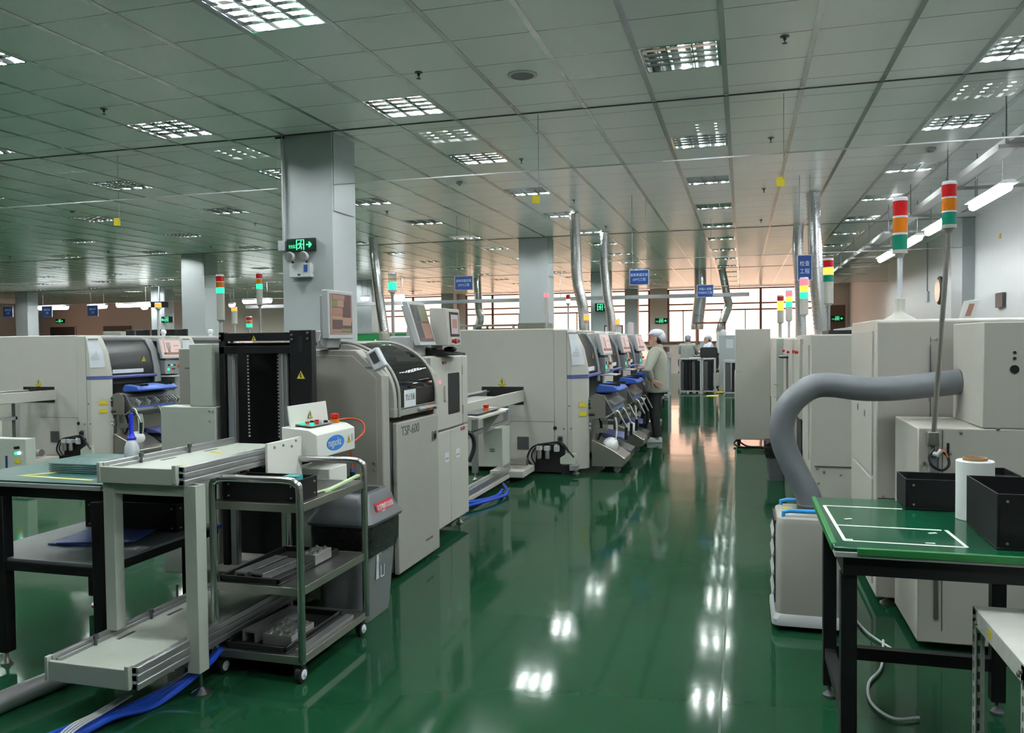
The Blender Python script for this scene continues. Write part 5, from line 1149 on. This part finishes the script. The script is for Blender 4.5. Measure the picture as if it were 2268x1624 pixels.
    h = B(); h.ell((hx-.045, 0, hz-.015), (.062, .079, .075), 20, 12); h.ell((hx+.03, 0, hz+.045), (.04, .073, .02), 16, 8)
    h.out('hair', 'hair', t)
    if pose.get('collar', True):
        k = B(); k.rings([ring(-.035, 0, z, rx, ry, 20) for z, rx, ry in ((1.385, .080, .088), (1.43, .066, .074), (1.435, .058, .066), (1.40, .05, .06))]); k.out('collar', clothes[0], t)
    t.location = loc; t.rotation_euler = (0, 0, rot)
    return t
# standing worker faces the machines (towards -x): local +x is her front, local +y her left side (towards the camera)
wp = dict(hip=.84, hem=.735, head=(.0, 1.525),
    L=((-.02, .19, 1.33), (.075, .345, 1.07), (.035, .245, .925), (-.80, -.02, -.52), (-.05, 1, .05), (.5, 0, -.8), .12),
    R=((.0, -.18, 1.33), (.02, -.25, 1.10), (.20, -.22, 1.085), (1, .1, -.02), (0, 0, 1), (0, 1, 0), .15),
    feet=[((-.02, .09, .82), (.015, .10, .46), (-.03, .10, .09), 1), ((-.02, -.09, .82), (.14, -.11, .47), (.23, -.13, .09), 1)])
person((-1.24, 12.1, 0), math.pi, 'standing worker in grey jacket, dark trousers and white cap, hand on hip', wp, ('jacket', 'trousers', 'cap'))
bp = dict(hip=.84, hem=.735, head=(.03, 1.50),
    L=((-.02, .19, 1.33), (.10, .25, 1.12), (.32, .12, 1.10), (1, -.3, 0), (0, 0, 1), (0, -1, 0), .3),
    R=((-.02, -.19, 1.33), (.10, -.25, 1.12), (.32, -.12, 1.10), (1, .3, 0), (0, 0, 1), (0, 1, 0), .3),
    feet=[((-.02, .09, .82), (.01, .10, .46), (-.02, .10, .09), 1), ((-.02, -.09, .82), (.01, -.10, .46), (-.02, -.10, .09), 1)])
MT['greycap'] = mk('lilac_grey_cap', (.22, .21, .27), .8); MT['greyjacket'] = mk('plain_grey_jacket', (.27, .28, .26), .8)
person((-1.58, 24.75, 0), math.radians(80), 'distant worker seen from behind in grey jacket and lilac cap', bp, ('greyjacket', 'trousers', 'greycap'))
person((-1.02, 25.5, 0), math.radians(200), 'distant worker in white facing left at the bright bench', bp, ('cap', 'trousers', 'cap'))

# ================================================================== right side: stepped machine, machines behind, hose and cooler
MT['cream'] = mk('warm_cream_enamel', (.47, .45, .41), .4, var=.02)
t = thing('stepped_machine', 'cream stepped machine behind the right bench, dark round ports on top block', 'machine', (1.4, 4.6, 0))
B().box(.80, 2.2, 4.24, 4.84, .04, 1.07).out('lower_body', 'cream', t, bevel=.006)
B().box(1.075, 2.2, 4.24, 4.80, 1.07, 1.568).out('upper_block', 'cream', t, bevel=.006)
b = B(); b.box(.905, .908, 4.238, 4.241, .1, 1.06); b.out('panel_seam', 'ink', t)
B().box(.87, .89, 4.232, 4.24, .16, .99).out('door_edge', 'steel', t)
B().box(.845, .88, 4.215, 4.24, .86, .96).out('hinge', 'grey', t, bevel=.004)
for x, z, r in ((1.205, 1.425, .007), (1.205, 1.398, .007), (1.205, 1.348, .019)): B().lathe((x, 4.235, z), [(.001, 0), (r, 0), (r, .006)], 18, 'y').out('round_port', 'blackplastic', t)
screws(t, ((.985, 4.24, 1.05), (1.14, 4.24, 1.07), (.94, 4.24, .95), (.83, 4.24, .9)), 'y', -1, .008)
B().box(.925, .935, 4.236, 4.24, .93, 1.0).out('slot', 'blackplastic', t)
tower(.862, 4.205, 1.05, 2.02, .032, ['lens_green', 'lens_orange', 'lens_red'], 'unlit signal tower on a leaning brownish pole at the stepped machine', mk('tarnished_pole', (.22, .18, .14), .35, .4) and 'steel', lean=(.06, 0), grp='signal lamp towers', hh=.064)
t = thing('pole_bracket', 'small steel bracket with coiled wires under the leaning pole', 'bracket', (.865, 4.2, .94))
B().box(.835, .885, 4.19, 4.24, .99, 1.055).out('clamp', 'steel', t, bevel=.004); B().box(.845, .87, 4.2, 4.24, .94, .99).out('lower_clamp', 'steel', t, bevel=.004)
B().tube(smooth([(x, y, z+.065) for x, y, z in ((.86, 4.19, .91), (.838, 4.18, .875), (.85, 4.17, .835), (.89, 4.17, .815), (.918, 4.17, .84), (.915, 4.18, .88), (.89, 4.19, .905))]), .0065, 8).out('black_cable', 'blackplastic', t)
B().tube([(.885, 4.19, .975), (.905, 4.175, .965), (.915, 4.17, .94)], .004, 6).out('orange_wire', 'orange', t)
B().tube([(.857, 4.19, .955), (.872, 4.18, .95), (.89, 4.18, .972)], .012, 8).out('grey_sleeve', 'lightgrey', t)
# machine with rear panels
t = thing('reflow_oven', 'tall cream oven behind the stepped machine, its end panel in two halves', 'machine', (1.5, 5.4, 0))
B().prism([(4.88, .05), (5.95, .05), (5.95, 1.575), (5.9, 1.60), (4.90, 1.60), (4.88, 1.59)], 'x', .71, 2.4).out('body', 'cream', t, bevel=.008)
B().box(.70, .712, 4.98, 5.86, .72, 1.54).out('upper_door', 'cream', t, bevel=.004); B().box(.70, .712, 4.98, 5.86, .10, .70).out('lower_door', 'cream', t, bevel=.004)
b = B(); b.box(.72, 1.06, 4.877, 4.881, .605, .610).box(.98, .983, 4.877, 4.881, .9, 1.5); b.out('panel_seam', 'ink', t)
for y, z in ((5.55, 1.065), (5.25, 1.05)): B().lathe((.698, y, z), [(.001, 0), (.018, 0), (.026, .003)], 14, 'x').out('door_latch', 'darkgrey', t)
B().tube([(1.02, 4.87, 1.49), (.985, 4.87, 1.485), (.975, 4.87, 1.44), (.973, 4.87, 1.15)], .003, 6).out('wire', 'grey', t); screws(t, ((1.02, 4.88, 1.49), (.80, 4.88, .55), (.75, 4.88, .62)), 'y', -1, .010)
feet(t, ((.78, 4.95), (.78, 5.85)), .06, .04)
t2 = tower(.90, 5.3, 1.60, 2.02, .042, ['lens_green', 'lens_orange', 'lens_red'], 'big unlit signal tower on a cream trumpet base', 'paper', base=[(.10, 0), (.085, .012), (.045, .035), (.028, .06), (.028, .13), (.02, .135)], grp='signal lamp towers', hh=.10)
t = thing('tilted_panel', 'small tilted white screen panel on the oven by the right wall', 'control panel', (1.33, 5.5, 1.60))
b = B(); b.prism([(1.285, 1.602), (1.345, 1.602), (1.375, 1.72), (1.365, 1.725), (1.315, 1.72)], 'y', 5.5, 5.62); b.out('case', 'film', t, bevel=.003)
b = B(); b._f([b.bm.verts.new(p) for p in ((1.295, 5.497, 1.625), (1.325, 5.497, 1.625), (1.348, 5.497, 1.70), (1.318, 5.497, 1.70))]); b.out('screen', 'scr_red', t)
t = thing('white_oven', 'white machine with a black seam low on its end, behind the grey hose', 'machine', (1.2, 7.4, 0))
B().box(.5, 1.9, 6.66, 8.32, .04, 1.53).out('body', 'white', t, bevel=.01)
b = B(); b.box(.53, .905, 6.652, 6.66, .51, .516); b.out('seam', 'ink', t)
B().box(.488, .5, 6.75, 7.35, .55, 1.45).out('side_door', 'white', t, bevel=.003); B().box(.47, .5, 7.45, 8.2, .80, 1.50).out('upper_door', 'white', t, bevel=.005)
B().box(.487, .5, 7.5, 8.1, .3, .78).out('dark_opening', 'blackplastic', t)
for y in (7.6, 8.0): B().lathe((.47, y, 1.38), [(.010, 0), (-.0, 0), (.010, -.012), (.016, -.014), (.016, -.028), (.001, -.03)][:1]+[(.010, -.012), (.016, -.014), (.016, -.028), (.001, -.03)], 12, 'x').out('stop_button', 'red', t)
screws(t, ((.60, 6.66, .47), (.55, 6.66, .49), (.56, 6.66, .38), (.72, 6.66, .45)), 'y', -1, .010)
B().tube(smooth([(.86, 6.62, .42), (.83, 6.6, .30), (.82, 6.6, .15), (.85, 6.6, .02)]), .004, 6).out('pale_cable', 'lightgrey', t)
feet(t, ((.56, 6.75), (.56, 8.2)), .05, .04)
t = thing('oven_section', 'white machine with a hanging door panel and handwheel, middle of the right row', 'machine', (.9, 10.2, 0))
B().box(.47, 1.9, 8.6, 12.9, .42, 1.51).out('body', 'white', t, bevel=.02)
B().box(.50, 1.9, 8.7, 12.8, .03, .42).out('base', 'beige', t, bevel=.004)
B().box(.385, .53, 10.3, 10.36, .47, 1.505).out('open_door', 'greenwhite', t, bevel=.006)
for z in (.95, .8): B().cyl((.36, 10.29, z), (.42, 10.29, z), .006, 8).out('door_pin', 'steel', t)
B().lathe((.455, 9.3, 1.29), [(.07, 0), (.085, .012), (.085, .02), (.07, .03)], 20).out('handwheel', 'darkgrey', t)
B().box(.45, .475, 9.25, 9.35, .8, 1.3).out('handwheel_post', 'steel', t)
for y in (9.0, 10.0, 11.2): B().lathe((.47, y, 1.36), [(.010, 0), (.010, -.012), (.016, -.014), (.016, -.028), (.001, -.03)], 12, 'x').out('stop_button', 'red', t)
t = thing('tall_cabinet', 'tall beige cabinet on castors standing at the right edge of the aisle', 'cabinet', (.13, 12.2, 0))
B().box(-.105, .365, 11.75, 12.55, .10, 1.64).out('cabinet_body', 'cream', t, bevel=.008)
B().box(-.115, -.105, 11.8, 12.5, .15, 1.05).out('side_door', 'cream', t, bevel=.003)
b = B(); b.box(-.10, -.02, 11.747, 11.75, 1.045, 1.048); b.out('seam', 'ink', t)
B().box(.366, .374, 11.8, 12.0, .3, .7).out('hinge_strip', 'grey', t)
for x in (-.06, .31):
    c = B().box(x-.03, x+.03, 11.8, 11.86, .06, .10).out('castor', 'blackplastic', t); B().lathe((x-.02, 11.83, .045), [(.001, 0), (.045, 0), (.045, .04), (.001, .04)], 16, 'x').out('wheel', 'blackplastic', c)
for x in (-.06, .31): B().lathe((x-.02, 12.47, .045), [(.001, 0), (.045, 0), (.045, .04), (.001, .04)], 16, 'x').out('wheel', 'blackplastic', t); 
hoses('black cables trailing on the floor below the tall beige cabinet', [[(-.08, 11.95, .08), (-.12, 11.8, .03), (.0, 11.6, .012), (.2, 11.7, .012), (.4, 11.5, .012)], [(-.06, 12.0, .05), (.05, 11.75, .012), (.25, 11.65, .012), (.45, 11.6, .012)]], 'blackplastic', .012, 'cable')
t = thing('small_bin', 'small grey bin with a crumpled black bag behind the grey hose', 'bin', (.335, 9.1, 0))
B().rings([rr(.335, 9.1, .085, .10, .0, r=.03), rr(.335, 9.1, .10, .12, .34, r=.03)]).out('bin_body', 'bingrey', t)
B().rings([rr(.335, 9.1, .103, .123, .24, r=.03), rr(.335, 9.1, .125, .14, .33, r=.03), rr(.34, 9.1, .11, .12, .42, r=.03), rr(.335, 9.1, .05, .06, .40, r=.02)]).out('bin_bag', 'bagblack', t)
B().prism([(.45, 1.53), (.80, 1.53), (.80, 1.56), (.45, 1.555)], 'y', 8.62, 9.4).out('top_cover', 'white', None, label='low white cover lying on the middle right machine', cat='cover') if False else None
t = thing('dark_box', 'dark box with a pale sheet on top of the white machine', 'box', (.86, 7.9, 1.53))
B().box(.72, 1.0, 7.6, 8.2, 1.53, 1.57).out('box_body', 'blackplastic', t, bevel=.004); B().obox((.90, 7.9, 1.585), (.18, .4, .02), ry=-.12).out('pale_sheet', 'film', t)

# air cooler on castors with its hose
t = thing('spot_cooler', 'white portable air unit with blue handles and side louvres', 'air unit', (.32, 4.56, 0))
B().rings([rr(.325, 4.56, .165, .20, .06, r=.04), rr(.325, 4.56, .165, .20, .54, r=.04), rr(.325, 4.56, .155, .19, .575, r=.05), rr(.325, 4.56, .14, .175, .585, r=.05)]).out('case', 'beige', t)
B().rings([rr(.325, 4.56, .185, .22, .03, r=.04), rr(.325, 4.56, .185, .22, .06, r=.04), rr(.325, 4.56, .17, .205, .085, r=.04)]).out('skirt', 'lightgrey', t)
for i in range(4): B().prism([(.158, .17+i*.10), (.142, .165+i*.10), (.158, .215+i*.10)], 'y', 4.42, 4.70).out('louvre', 'lightgrey', t, bevel=.001)
B().box(.155, .162, 4.40, 4.72, .13, .56).out('side_vent', 'blackplastic', t)
for y in (4.40, 4.70):
    B().tube([(.20, y, .575), (.20, y, .605), (.23, y, .612), (.42, y, .612), (.45, y, .605), (.45, y, .575)], .011, 10).out('blue_handle', 'lightblue', t)
for x in (.20, .45):
    for y in (4.42, 4.70): B().lathe((x-.015, y, .022), [(.001, 0), (.022, 0), (.022, .03), (.001, .03)], 14, 'x').out('castor', 'blackplastic', t)
B().lathe((.35, 4.58, .585), [(.075, 0), (.075, .03), (.068, .035)], 24).out('outlet_collar', 'darkgrey', t)
B().box(.20, .25, 4.58, 4.63, .585, .587).out('label', 'yellow', t)
t = thing('corrugated_hose', 'thick grey corrugated hose looping from the air unit to the stepped machine', 'hose', (.5, 4.6, .6))
path = smooth([(.35, 4.58, .60), (.325, 4.58, .68), (.265, 4.59, .80), (.215, 4.60, .92), (.20, 4.60, 1.02), (.225, 4.60, 1.12), (.29, 4.60, 1.20), (.37, 4.62, 1.245), (.46, 4.63, 1.25), (.60, 4.64, 1.232), (.75, 4.65, 1.232), (.92, 4.65, 1.25), (1.075, 4.65, 1.27)], 24)
B().tube(path, [.0662 if i % 2 else .0635 for i in range(len(path))], 22).out('hose_body', 'hose', t, sharp=9)

# ---- right workbench with its load
t = thing('green_workbench', 'black-framed workbench with a glossy green mat in the right foreground', 'workbench', (.67, 3.35, 0))
xa, xb, ya, yb = .295, 1.05, 2.90, 3.80
B().box(xa, xb, ya, yb, .765, .785).out('worktop', 'worktop', t, bevel=.003)
m = B().box(xa-.002, xb, ya+.002, yb, .785, .80).out('green_mat', 'matgreen', t, bevel=.004)
B().box(xa-.006, xa+.012, ya+.05, yb, .775, .803).box(xa+.07, xb, ya-.006, ya+.008, .775, .801).out('mat_edge', 'matedge', t, bevel=.003)
B().box(xa+.03, xb-.02, ya+.03, yb-.03, .70, .765).out('frame', 'black', t)
for x in (xa+.05, xb-.08):
    for y in (ya+.07, yb-.2): B().box(x-.026, x+.026, y-.026, y+.026, .05, .70).out('leg', 'black', t, bevel=.003)
B().box(xa+.05, xb-.08, yb-.22, yb-.18, .17, .22).box(xa+.05, xb-.08, ya+.05, ya+.09, .06, .11).box(xa+.03, xa+.07, ya+.07, yb-.2, .17, .21).out('stretcher', 'black', t)
feet(t, [(x, y) for x in (xa+.05, xb-.08) for y in (ya+.07, yb-.2)], .06, .026, 'darkgrey')
def strip(p, q, w_=.012):
    p, q = Vector((*p, 0)), Vector((*q, 0)); d = (q-p).normalized(); n = Vector((-d.y, d.x, 0))*w_/2
    B().prism([tuple((p+n)[:2]), tuple((q+n)[:2]), tuple((q-n)[:2]), tuple((p-n)[:2])], 'z', .80, .8008).out('white_tape', 'tape', t)
for p, q in (((.321, 3.611), (.623, 3.605)), ((.326, 3.61), (.338, 3.0)), ((.332, 3.244), (.69, 3.237)), ((.336, 3.0), (.715, 2.991)), ((.706, 3.241), (.715, 2.991))): strip(p, q)
for x, y in ((.65, 3.18), (.61, 3.02), (.39, 3.36), (.35, 3.015)): B().obox((x, y, .8012), (.03, .012, .001), rz=random.uniform(-.5, .5)).out('white_scrap', 'tape', t)
tray(.635, .90, 3.60, 3.80, .8015, .925, 'component_box', 'black box at the back corner of the green bench', 'box', 'black component boxes')
tray(.80, 1.04, 2.98, 3.36, .8015, .985, 'component_box', 'large black box nearest on the green bench, right of the roll', 'box', 'black component boxes')
tray(.93, 1.045, 3.58, 3.79, .8015, .955, 'component_box', 'black box behind the white roll on the green bench', 'box', 'black component boxes')
t = thing('film_roll', 'upright white film roll with a brown core on the green bench', 'roll', (.855, 3.47, .8015))
B().lathe((.855, 3.47, .8015), [(.03, 0), (.066, 0), (.066, .222), (.063, .225), (.035, .225)], 40).out('film', 'film', t)
B().lathe((.855, 3.47, .815), [(.042, 0), (.042, .222), (.036, .222), (.036, .0)], 32).out('core', 'cardboard', t)
# slotted angle stand
t = thing('angle_stand', 'white slotted-angle steel stand in the right foreground corner', 'stand', (.95, 2.7, 0))
xa, xb, ya, yb, zt = .725, 1.2, 2.44, 2.96, .61
B().box(xa, xb, ya, yb, zt, zt+.006).out('top_sheet', mk('worn_white_paint', (.50, .50, .48), .5, var=.12, nscale=9), t)
MT['worn'] = mk('chipped_white_paint', (.42, .43, .40), .55, var=.2, nscale=30)
B().box(xa, xa+.003, ya, yb, zt-.05, zt).box(xa, xb, ya, ya+.003, zt-.05, zt).box(xa, xb, yb-.003, yb, zt-.05, zt).out('rim_angle', 'worn', t)
for x, y, sx, sy in ((xa, ya, 1, 1), (xa, yb, 1, -1), (xb, ya, -1, 1)):
    g = B(); w_ = .036
    g.box(min(x, x+sx*w_), max(x, x+sx*w_), min(y, y+sy*.003), max(y, y+sy*.003), 0, zt); g.box(min(x, x+sx*.003), max(x, x+sx*.003), min(y, y+sy*w_), max(y, y+sy*w_), 0, zt)
    l = g.out('leg', 'worn', t)
    g = B()
    for i in range(13):
        z = .03+i*.043
        g.box(x+sx*.018-.004, x+sx*.018+.004, min(y-sy*.001, y+sy*.004), max(y-sy*.001, y+sy*.004), z, z+.024)
        g.box(min(x-sx*.001, x+sx*.004), max(x-sx*.001, x+sx*.004), y+sy*.018-.004, y+sy*.018+.004, z, z+.024)
    g.out('slots', 'ink', l)
screws(t, ((xa, ya+.03, zt-.02), (xa, ya+.05, zt-.035), (xa, yb-.03, zt-.02), (xa, yb-.05, zt-.035)), 'x', -1, .008)
B().box(xa-.001, xa, 2.75, 2.79, zt-.035, zt-.008).out('yellow_sticker', 'yellow', t)
hoses('pale cable looping on the floor under the green bench', [[(.66, 4.3, .012), (.60, 3.95, .012), (.52, 3.75, .012), (.50, 3.55, .012), (.56, 3.42, .012), (.66, 3.45, .012)], [(.56, 4.7, .012), (.60, 4.4, .012), (.70, 4.15, .012)]], 'lightgrey', .006, 'cable')

# ================================================================== far end of the aisle
def mrack(x0, x1, y, lab, n, h=.98, d=.55):
    t = thing('board_rack', lab, 'rack', ((x0+x1)/2, y+d/2, 0), 'magazine racks at the far end of the aisle')
    for x in (x0+.015, x1-.015):
        for yy in (y+.015, y+d-.015): B().box(x-.02, x+.02, yy-.015, yy+.015, 0, h).out('post', 'lightgrey', t)
    B().box(x0, x1, y, y+d, h-.03, h).out('top_board', 'lightgrey', t); B().box(x0, x1, y, y+d, .05, .08).out('bottom_board', 'lightgrey', t)
    for i in range(n):
        a = x0+.04+(x1-x0-.08)*i/n; c = x0+.04+(x1-x0-.08)*(i+.82)/n
        B().box(a, c, y+.03, y+d-.03, .08, h-.08).out('magazine', 'black' if i % 3 else 'darkgrey', t)
    return t
mrack(-1.72, -1.12, 23.2, 'rack with white top and black magazines, left at the aisle end', 5)
mrack(-1.10, -.74, 23.2, 'half empty rack right of the one full of black magazines', 2)
mrack(-.50, -.08, 22.6, 'rack close behind the tall beige cabinet at the aisle end', 2, .94)
mrack(-2.25, -1.86, 21.6, 'tall narrow rack just right of the standing worker', 3, 1.05)
B().box(-1.45, -1.15, 23.3, 23.6, .981, 1.005).out('paper_stack', 'paper', label='white papers on the rack full of black magazines', cat='papers')
def chair(x, y, rz, lab, h=1.28):
    t = thing('office_chair', lab, 'chair', (0, 0, 0), 'black chairs at the far end of the aisle')
    B().rings([[(px*s, py, z) for px, py in ((-.25, -.20), (.25, -.20), (.25, -.16), (-.25, -.16))] for z, s in ((.62, .8), (.8, 1), (h-.06, 1), (h, .85))]).out('backrest', 'seatblack', t, bevel=.02)
    B().box(-.25, .25, -.20, .28, .52, .60).out('seat', 'seatblack', t, bevel=.03)
    B().cyl((0, 0, .10), (0, 0, .52), .03).out('gas_lift', 'darkgrey', t)
    for k in range(5):
        a = k*2*math.pi/5; B().tube([(0, 0, .10), (.28*math.cos(a), .28*math.sin(a), .07)], .02, 8).out('leg', 'blackplastic', t)
        B().ell((.28*math.cos(a), .28*math.sin(a), .03), (.025, .025, .03), 10, 6).out('wheel', 'blackplastic', t)
    t.location = (x, y, 0); t.rotation_euler = (0, 0, rz); return t
chair(-.98, 24.6, .1, 'black mesh chair with the highest back, right of the distant grey worker'); chair(-1.55, 23.95+.1, 0, 'low black chair just behind the distant grey worker', .98)
chair(-.62, 25.2, -1.2, 'black chair farthest right behind the magazine racks', 1.0)
t = thing('bench_frame', 'bright work bench with an overhead frame below the farthest blue sign', 'workbench', (-.9, 26.2, 0))
B().box(-1.7, -.2, 25.9, 26.6, .95, 1.0).out('worktop', 'shelfgrey', t)
for x in (-1.42, -.55): B().box(x-.03, x+.03, 26.5, 26.56, 0, 2.05).out('post', 'frame', t)
B().box(-1.45, -.52, 26.5, 26.56, 2.0, 2.06).out('crossbar', 'frame', t)
for x in (-1.6, -.3): B().box(x-.03, x+.03, 25.95, 26.0, 0, .95).out('leg', 'lightgrey', t)
B().box(-1.30, -.95, 26.25, 26.45, 1.002, 1.45).out('instrument', 'col', None, label='pale instrument case on the bright far bench', cat='instrument')
B().box(-.80, -.60, 26.2, 26.3, 1.002, 1.75).out('white_board', 'film', None, label='upright white board with dark marks at the far bench', cat='board')
B().box(-1.22, -1.08, 25.95, 26.1, 1.0, 1.14).out('blue_bin', 'blue', None, label='small blue bin on the far bench', cat='bin')
B().box(-1.0, -.7, 26.0, 26.15, 1.0, 1.08).out('black_tool', 'blackplastic', None, label='dark tool on the far bench right of the blue bin', cat='tool')
t = thing('white_cabinet', 'tall white cabinet with a paper on it, left of the tall beige cabinet', 'cabinet', (-.42, 24.2, 0))
B().box(-.66, -.20, 24.0, 24.6, .05, 1.62).out('cabinet_body', 'col', t, bevel=.01); B().box(-.46, -.26, 23.993, 24.0, 1.25, 1.5).out('paper', 'paper', t)
B().lathe((-.55, 24.3, 1.62), [(.09, 0), (.09, .1), (.05, .16), (.001, .17)], 16).out('dome', 'lightgrey', t)
t = thing('low_counter', 'dark-topped counter behind the standing worker', 'counter', (-3.0, 22.5, 0))
B().box(-4.2, -1.95, 22.2, 22.8, 1.18, 1.32).out('counter_top', mk('dark_brown_top', (.035, .015, .012), .4), t)
for x in (-4.1, -3.0, -2.05): B().box(x-.04, x+.04, 22.3, 22.7, 0, 1.18).out('leg', 'lightgrey', t)
for i, (x, y, l) in enumerate(((-.78, 22.3, 'yellow floor mark nearest the beige cabinet'), (-.62, 23.9, 'yellow floor mark between the far racks'))):
    B().box(x-.15, x+.15, y-.25, y+.25, .0005, .004).out('floor_marking', 'yellow', None, label=l, cat='floor marking')
# framed notice beside the worker's cap
t = thing('notice_stand', 'white framed notice just left of the worker head', 'notice', (-2.9, 18.9, 1.4))
B().box(-3.12, -2.68, 18.88, 18.92, 1.50, 1.86).out('frame', 'darkgrey', t); B().box(-3.09, -2.71, 18.874, 18.88, 1.53, 1.83).out('sheet', 'film', t); B().box(-2.93, -2.87, 18.88, 18.92, 0, 1.5).out('stand', 'darkgrey', t)

# ================================================================== left background
for i, (x0, x1) in enumerate(((-14.9, -14.65), (-14.6, -14.2), (-14.13, -13.85), (-13.8, -13.45), (-13.42, -13.1))):
    t = thing('dark_monitor', 'black screen in the row beyond the left mounting machine, %s from the left' % ['first', 'second', 'third', 'fourth', 'fifth'][i], 'monitor', ((x0+x1)/2, 17.0, 1.35), 'row of black screens beyond the left machines')
    B().box(x0, x1, 17.0, 17.05, 1.55, 1.90).out('screen', 'blackplastic', t, bevel=.01); B().box((x0+x1)/2-.03, (x0+x1)/2+.03, 17.02, 17.05, .8, 1.55).out('stand', 'darkgrey', t)
B().box(-15.6, -12.9, 16.9, 17.4, .0, .80).out('long_bench', 'wallback', None, label='long pale bench under the row of black screens', cat='bench')
B().box(-15.5, -14.95, 16.9, 17.3, .80, 1.87).out('cream_box', 'cream', None, label='cream box left of the row of black screens', cat='box', bevel=.01)
for x, y, lab in ((-9.4, 11.6, 'small white air filter cup above the left machine, left one'), (-8.7, 11.9, 'small white air filter cup above the left machine, right one')):
    B().lathe((x, y, 1.63), [(.03, 0), (.03, .06), (.045, .08), (.045, .12), (.02, .14)], 12).out('filter_cup', 'film', None, label=lab, cat='filter', group='white filter cups on the left machine')
t = thing('green_partition', 'bright green partition below the left windows', 'partition', (-11.8, 24, 0))
B().box(-12.6, -9.6, 24, 24.06, .0, 1.80).out('panel', 'greenboard', t); B().box(-12.65, -12.6, 23.98, 24.08, 0, 1.85).box(-9.6, -9.55, 23.98, 24.08, 0, 1.85).box(-12.6, -9.6, 23.98, 24.08, 1.80, 1.85).out('frame', 'alu', t)
B().lathe((-11.15, 23.5, 1.2), [(.07, 0), (.07, .28), (.03, .38), (.03, .42)], 14).out('white_bottle', 'film', None, label='white bottle in front of the green partition', cat='bottle')
B().lathe((-10.1, 23.5, 1.2), [(.09, 0), (.09, .3), (.04, .4), (.04, .45)], 14).out('blue_bottle', 'lightblue', None, label='blue bottle in front of the green partition', cat='bottle')
B().box(-11.6, -9.7, 23.3, 23.7, 0, 1.2).out('side_table', 'wallback', None, label='pale low cabinet in front of the green partition', cat='cabinet')
B().box(-14.6, -13.9, 26.6, 26.65, 0, 2.55).out('brown_board', 'door', None, label='brown panel standing just right of the near column', cat='panel')
B().box(-30.4, -29.6, 24.6, 25.2, 0, 1.70).out('white_cabinet', 'col', None, label='pale cabinet at the far left frame edge', cat='cabinet', bevel=.01)
# machines standing behind the near column, seen between tower and printer
t = thing('glossy_machine', 'white machine seen through the black magazine lift frame', 'machine', (-6.0, 12.6, 0))
B().box(-7.2, -4.6, 12.4, 13.8, .05, 1.52).out('body', 'white', t, bevel=.01)
for x, l in ((-17.8, 'red pipe at left of the orange beacon between green towers'), (-16.9, 'dark red pipe right of the other red pipe')):
    B().cyl((x, 33.0, 0), (x, 33.0, 3.8), .13, 14).out('red_pipe', mk('red_pipe_paint', (.20, .02, .02), .5), None, label=l, cat='pipe', group='red pipes at the far wall')
# small items on right wall
B().box(4.24, 4.3, 15.6, 16.0, 2.0, 2.25).out('wall_box', 'darkgrey', None, label='dark box on the right wall below the clock', cat='wall box')
for i, y in enumerate((23.5, 25.5)):
    t = thing('wall_panel', 'small bright panel low on the right wall, %s one' % ['nearer', 'farther'][i], 'panel', (4.28, y, 1.7)); B().box(4.26, 4.3, y, y+.7, 1.62, 2.05).out('panel', 'paper', t)
t = thing('wall_switch', 'small switch box on the right wall with a conduit above', 'switch', (4.28, 21.5, 2.4)); B().box(4.25, 4.3, 21.5, 21.75, 2.35, 2.6).out('box', 'paper', t); B().cyl((4.27, 21.6, 2.6), (4.27, 21.6, 3.78), .015, 8).out('conduit', 'grey', t)
B().box(4.29, 4.3, 15.9, 16.0, 3.2, 3.28).out('yellow_mark', 'yellow', None, label='yellow mark high on the right wall', cat='mark')

B().box(.5, 1.7, 13.1, 17.6, .03, 1.52).out('duct_oven', 'white', None, bevel=.02, label='white oven under the two thick foil ducts on the right', cat='machine')
B().box(-8.2, -6.8, 15.6, 16.7, .03, 1.55).out('duct_oven', 'white', None, bevel=.02, label='white machine under the foil duct right of the near column', cat='machine')

t = thing('ceiling_projector', 'black projector hanging from the ceiling beside the left column', 'projector', (-21.75, 26.6, 3.1))
B().box(-22.0, -21.5, 26.45, 26.85, 2.98, 3.2).out('projector_body', 'blackplastic', t, bevel=.01); B().cyl((-21.75, 26.65, 3.2), (-21.75, 26.65, CH), .025, 8).out('mount', 'grey', t)
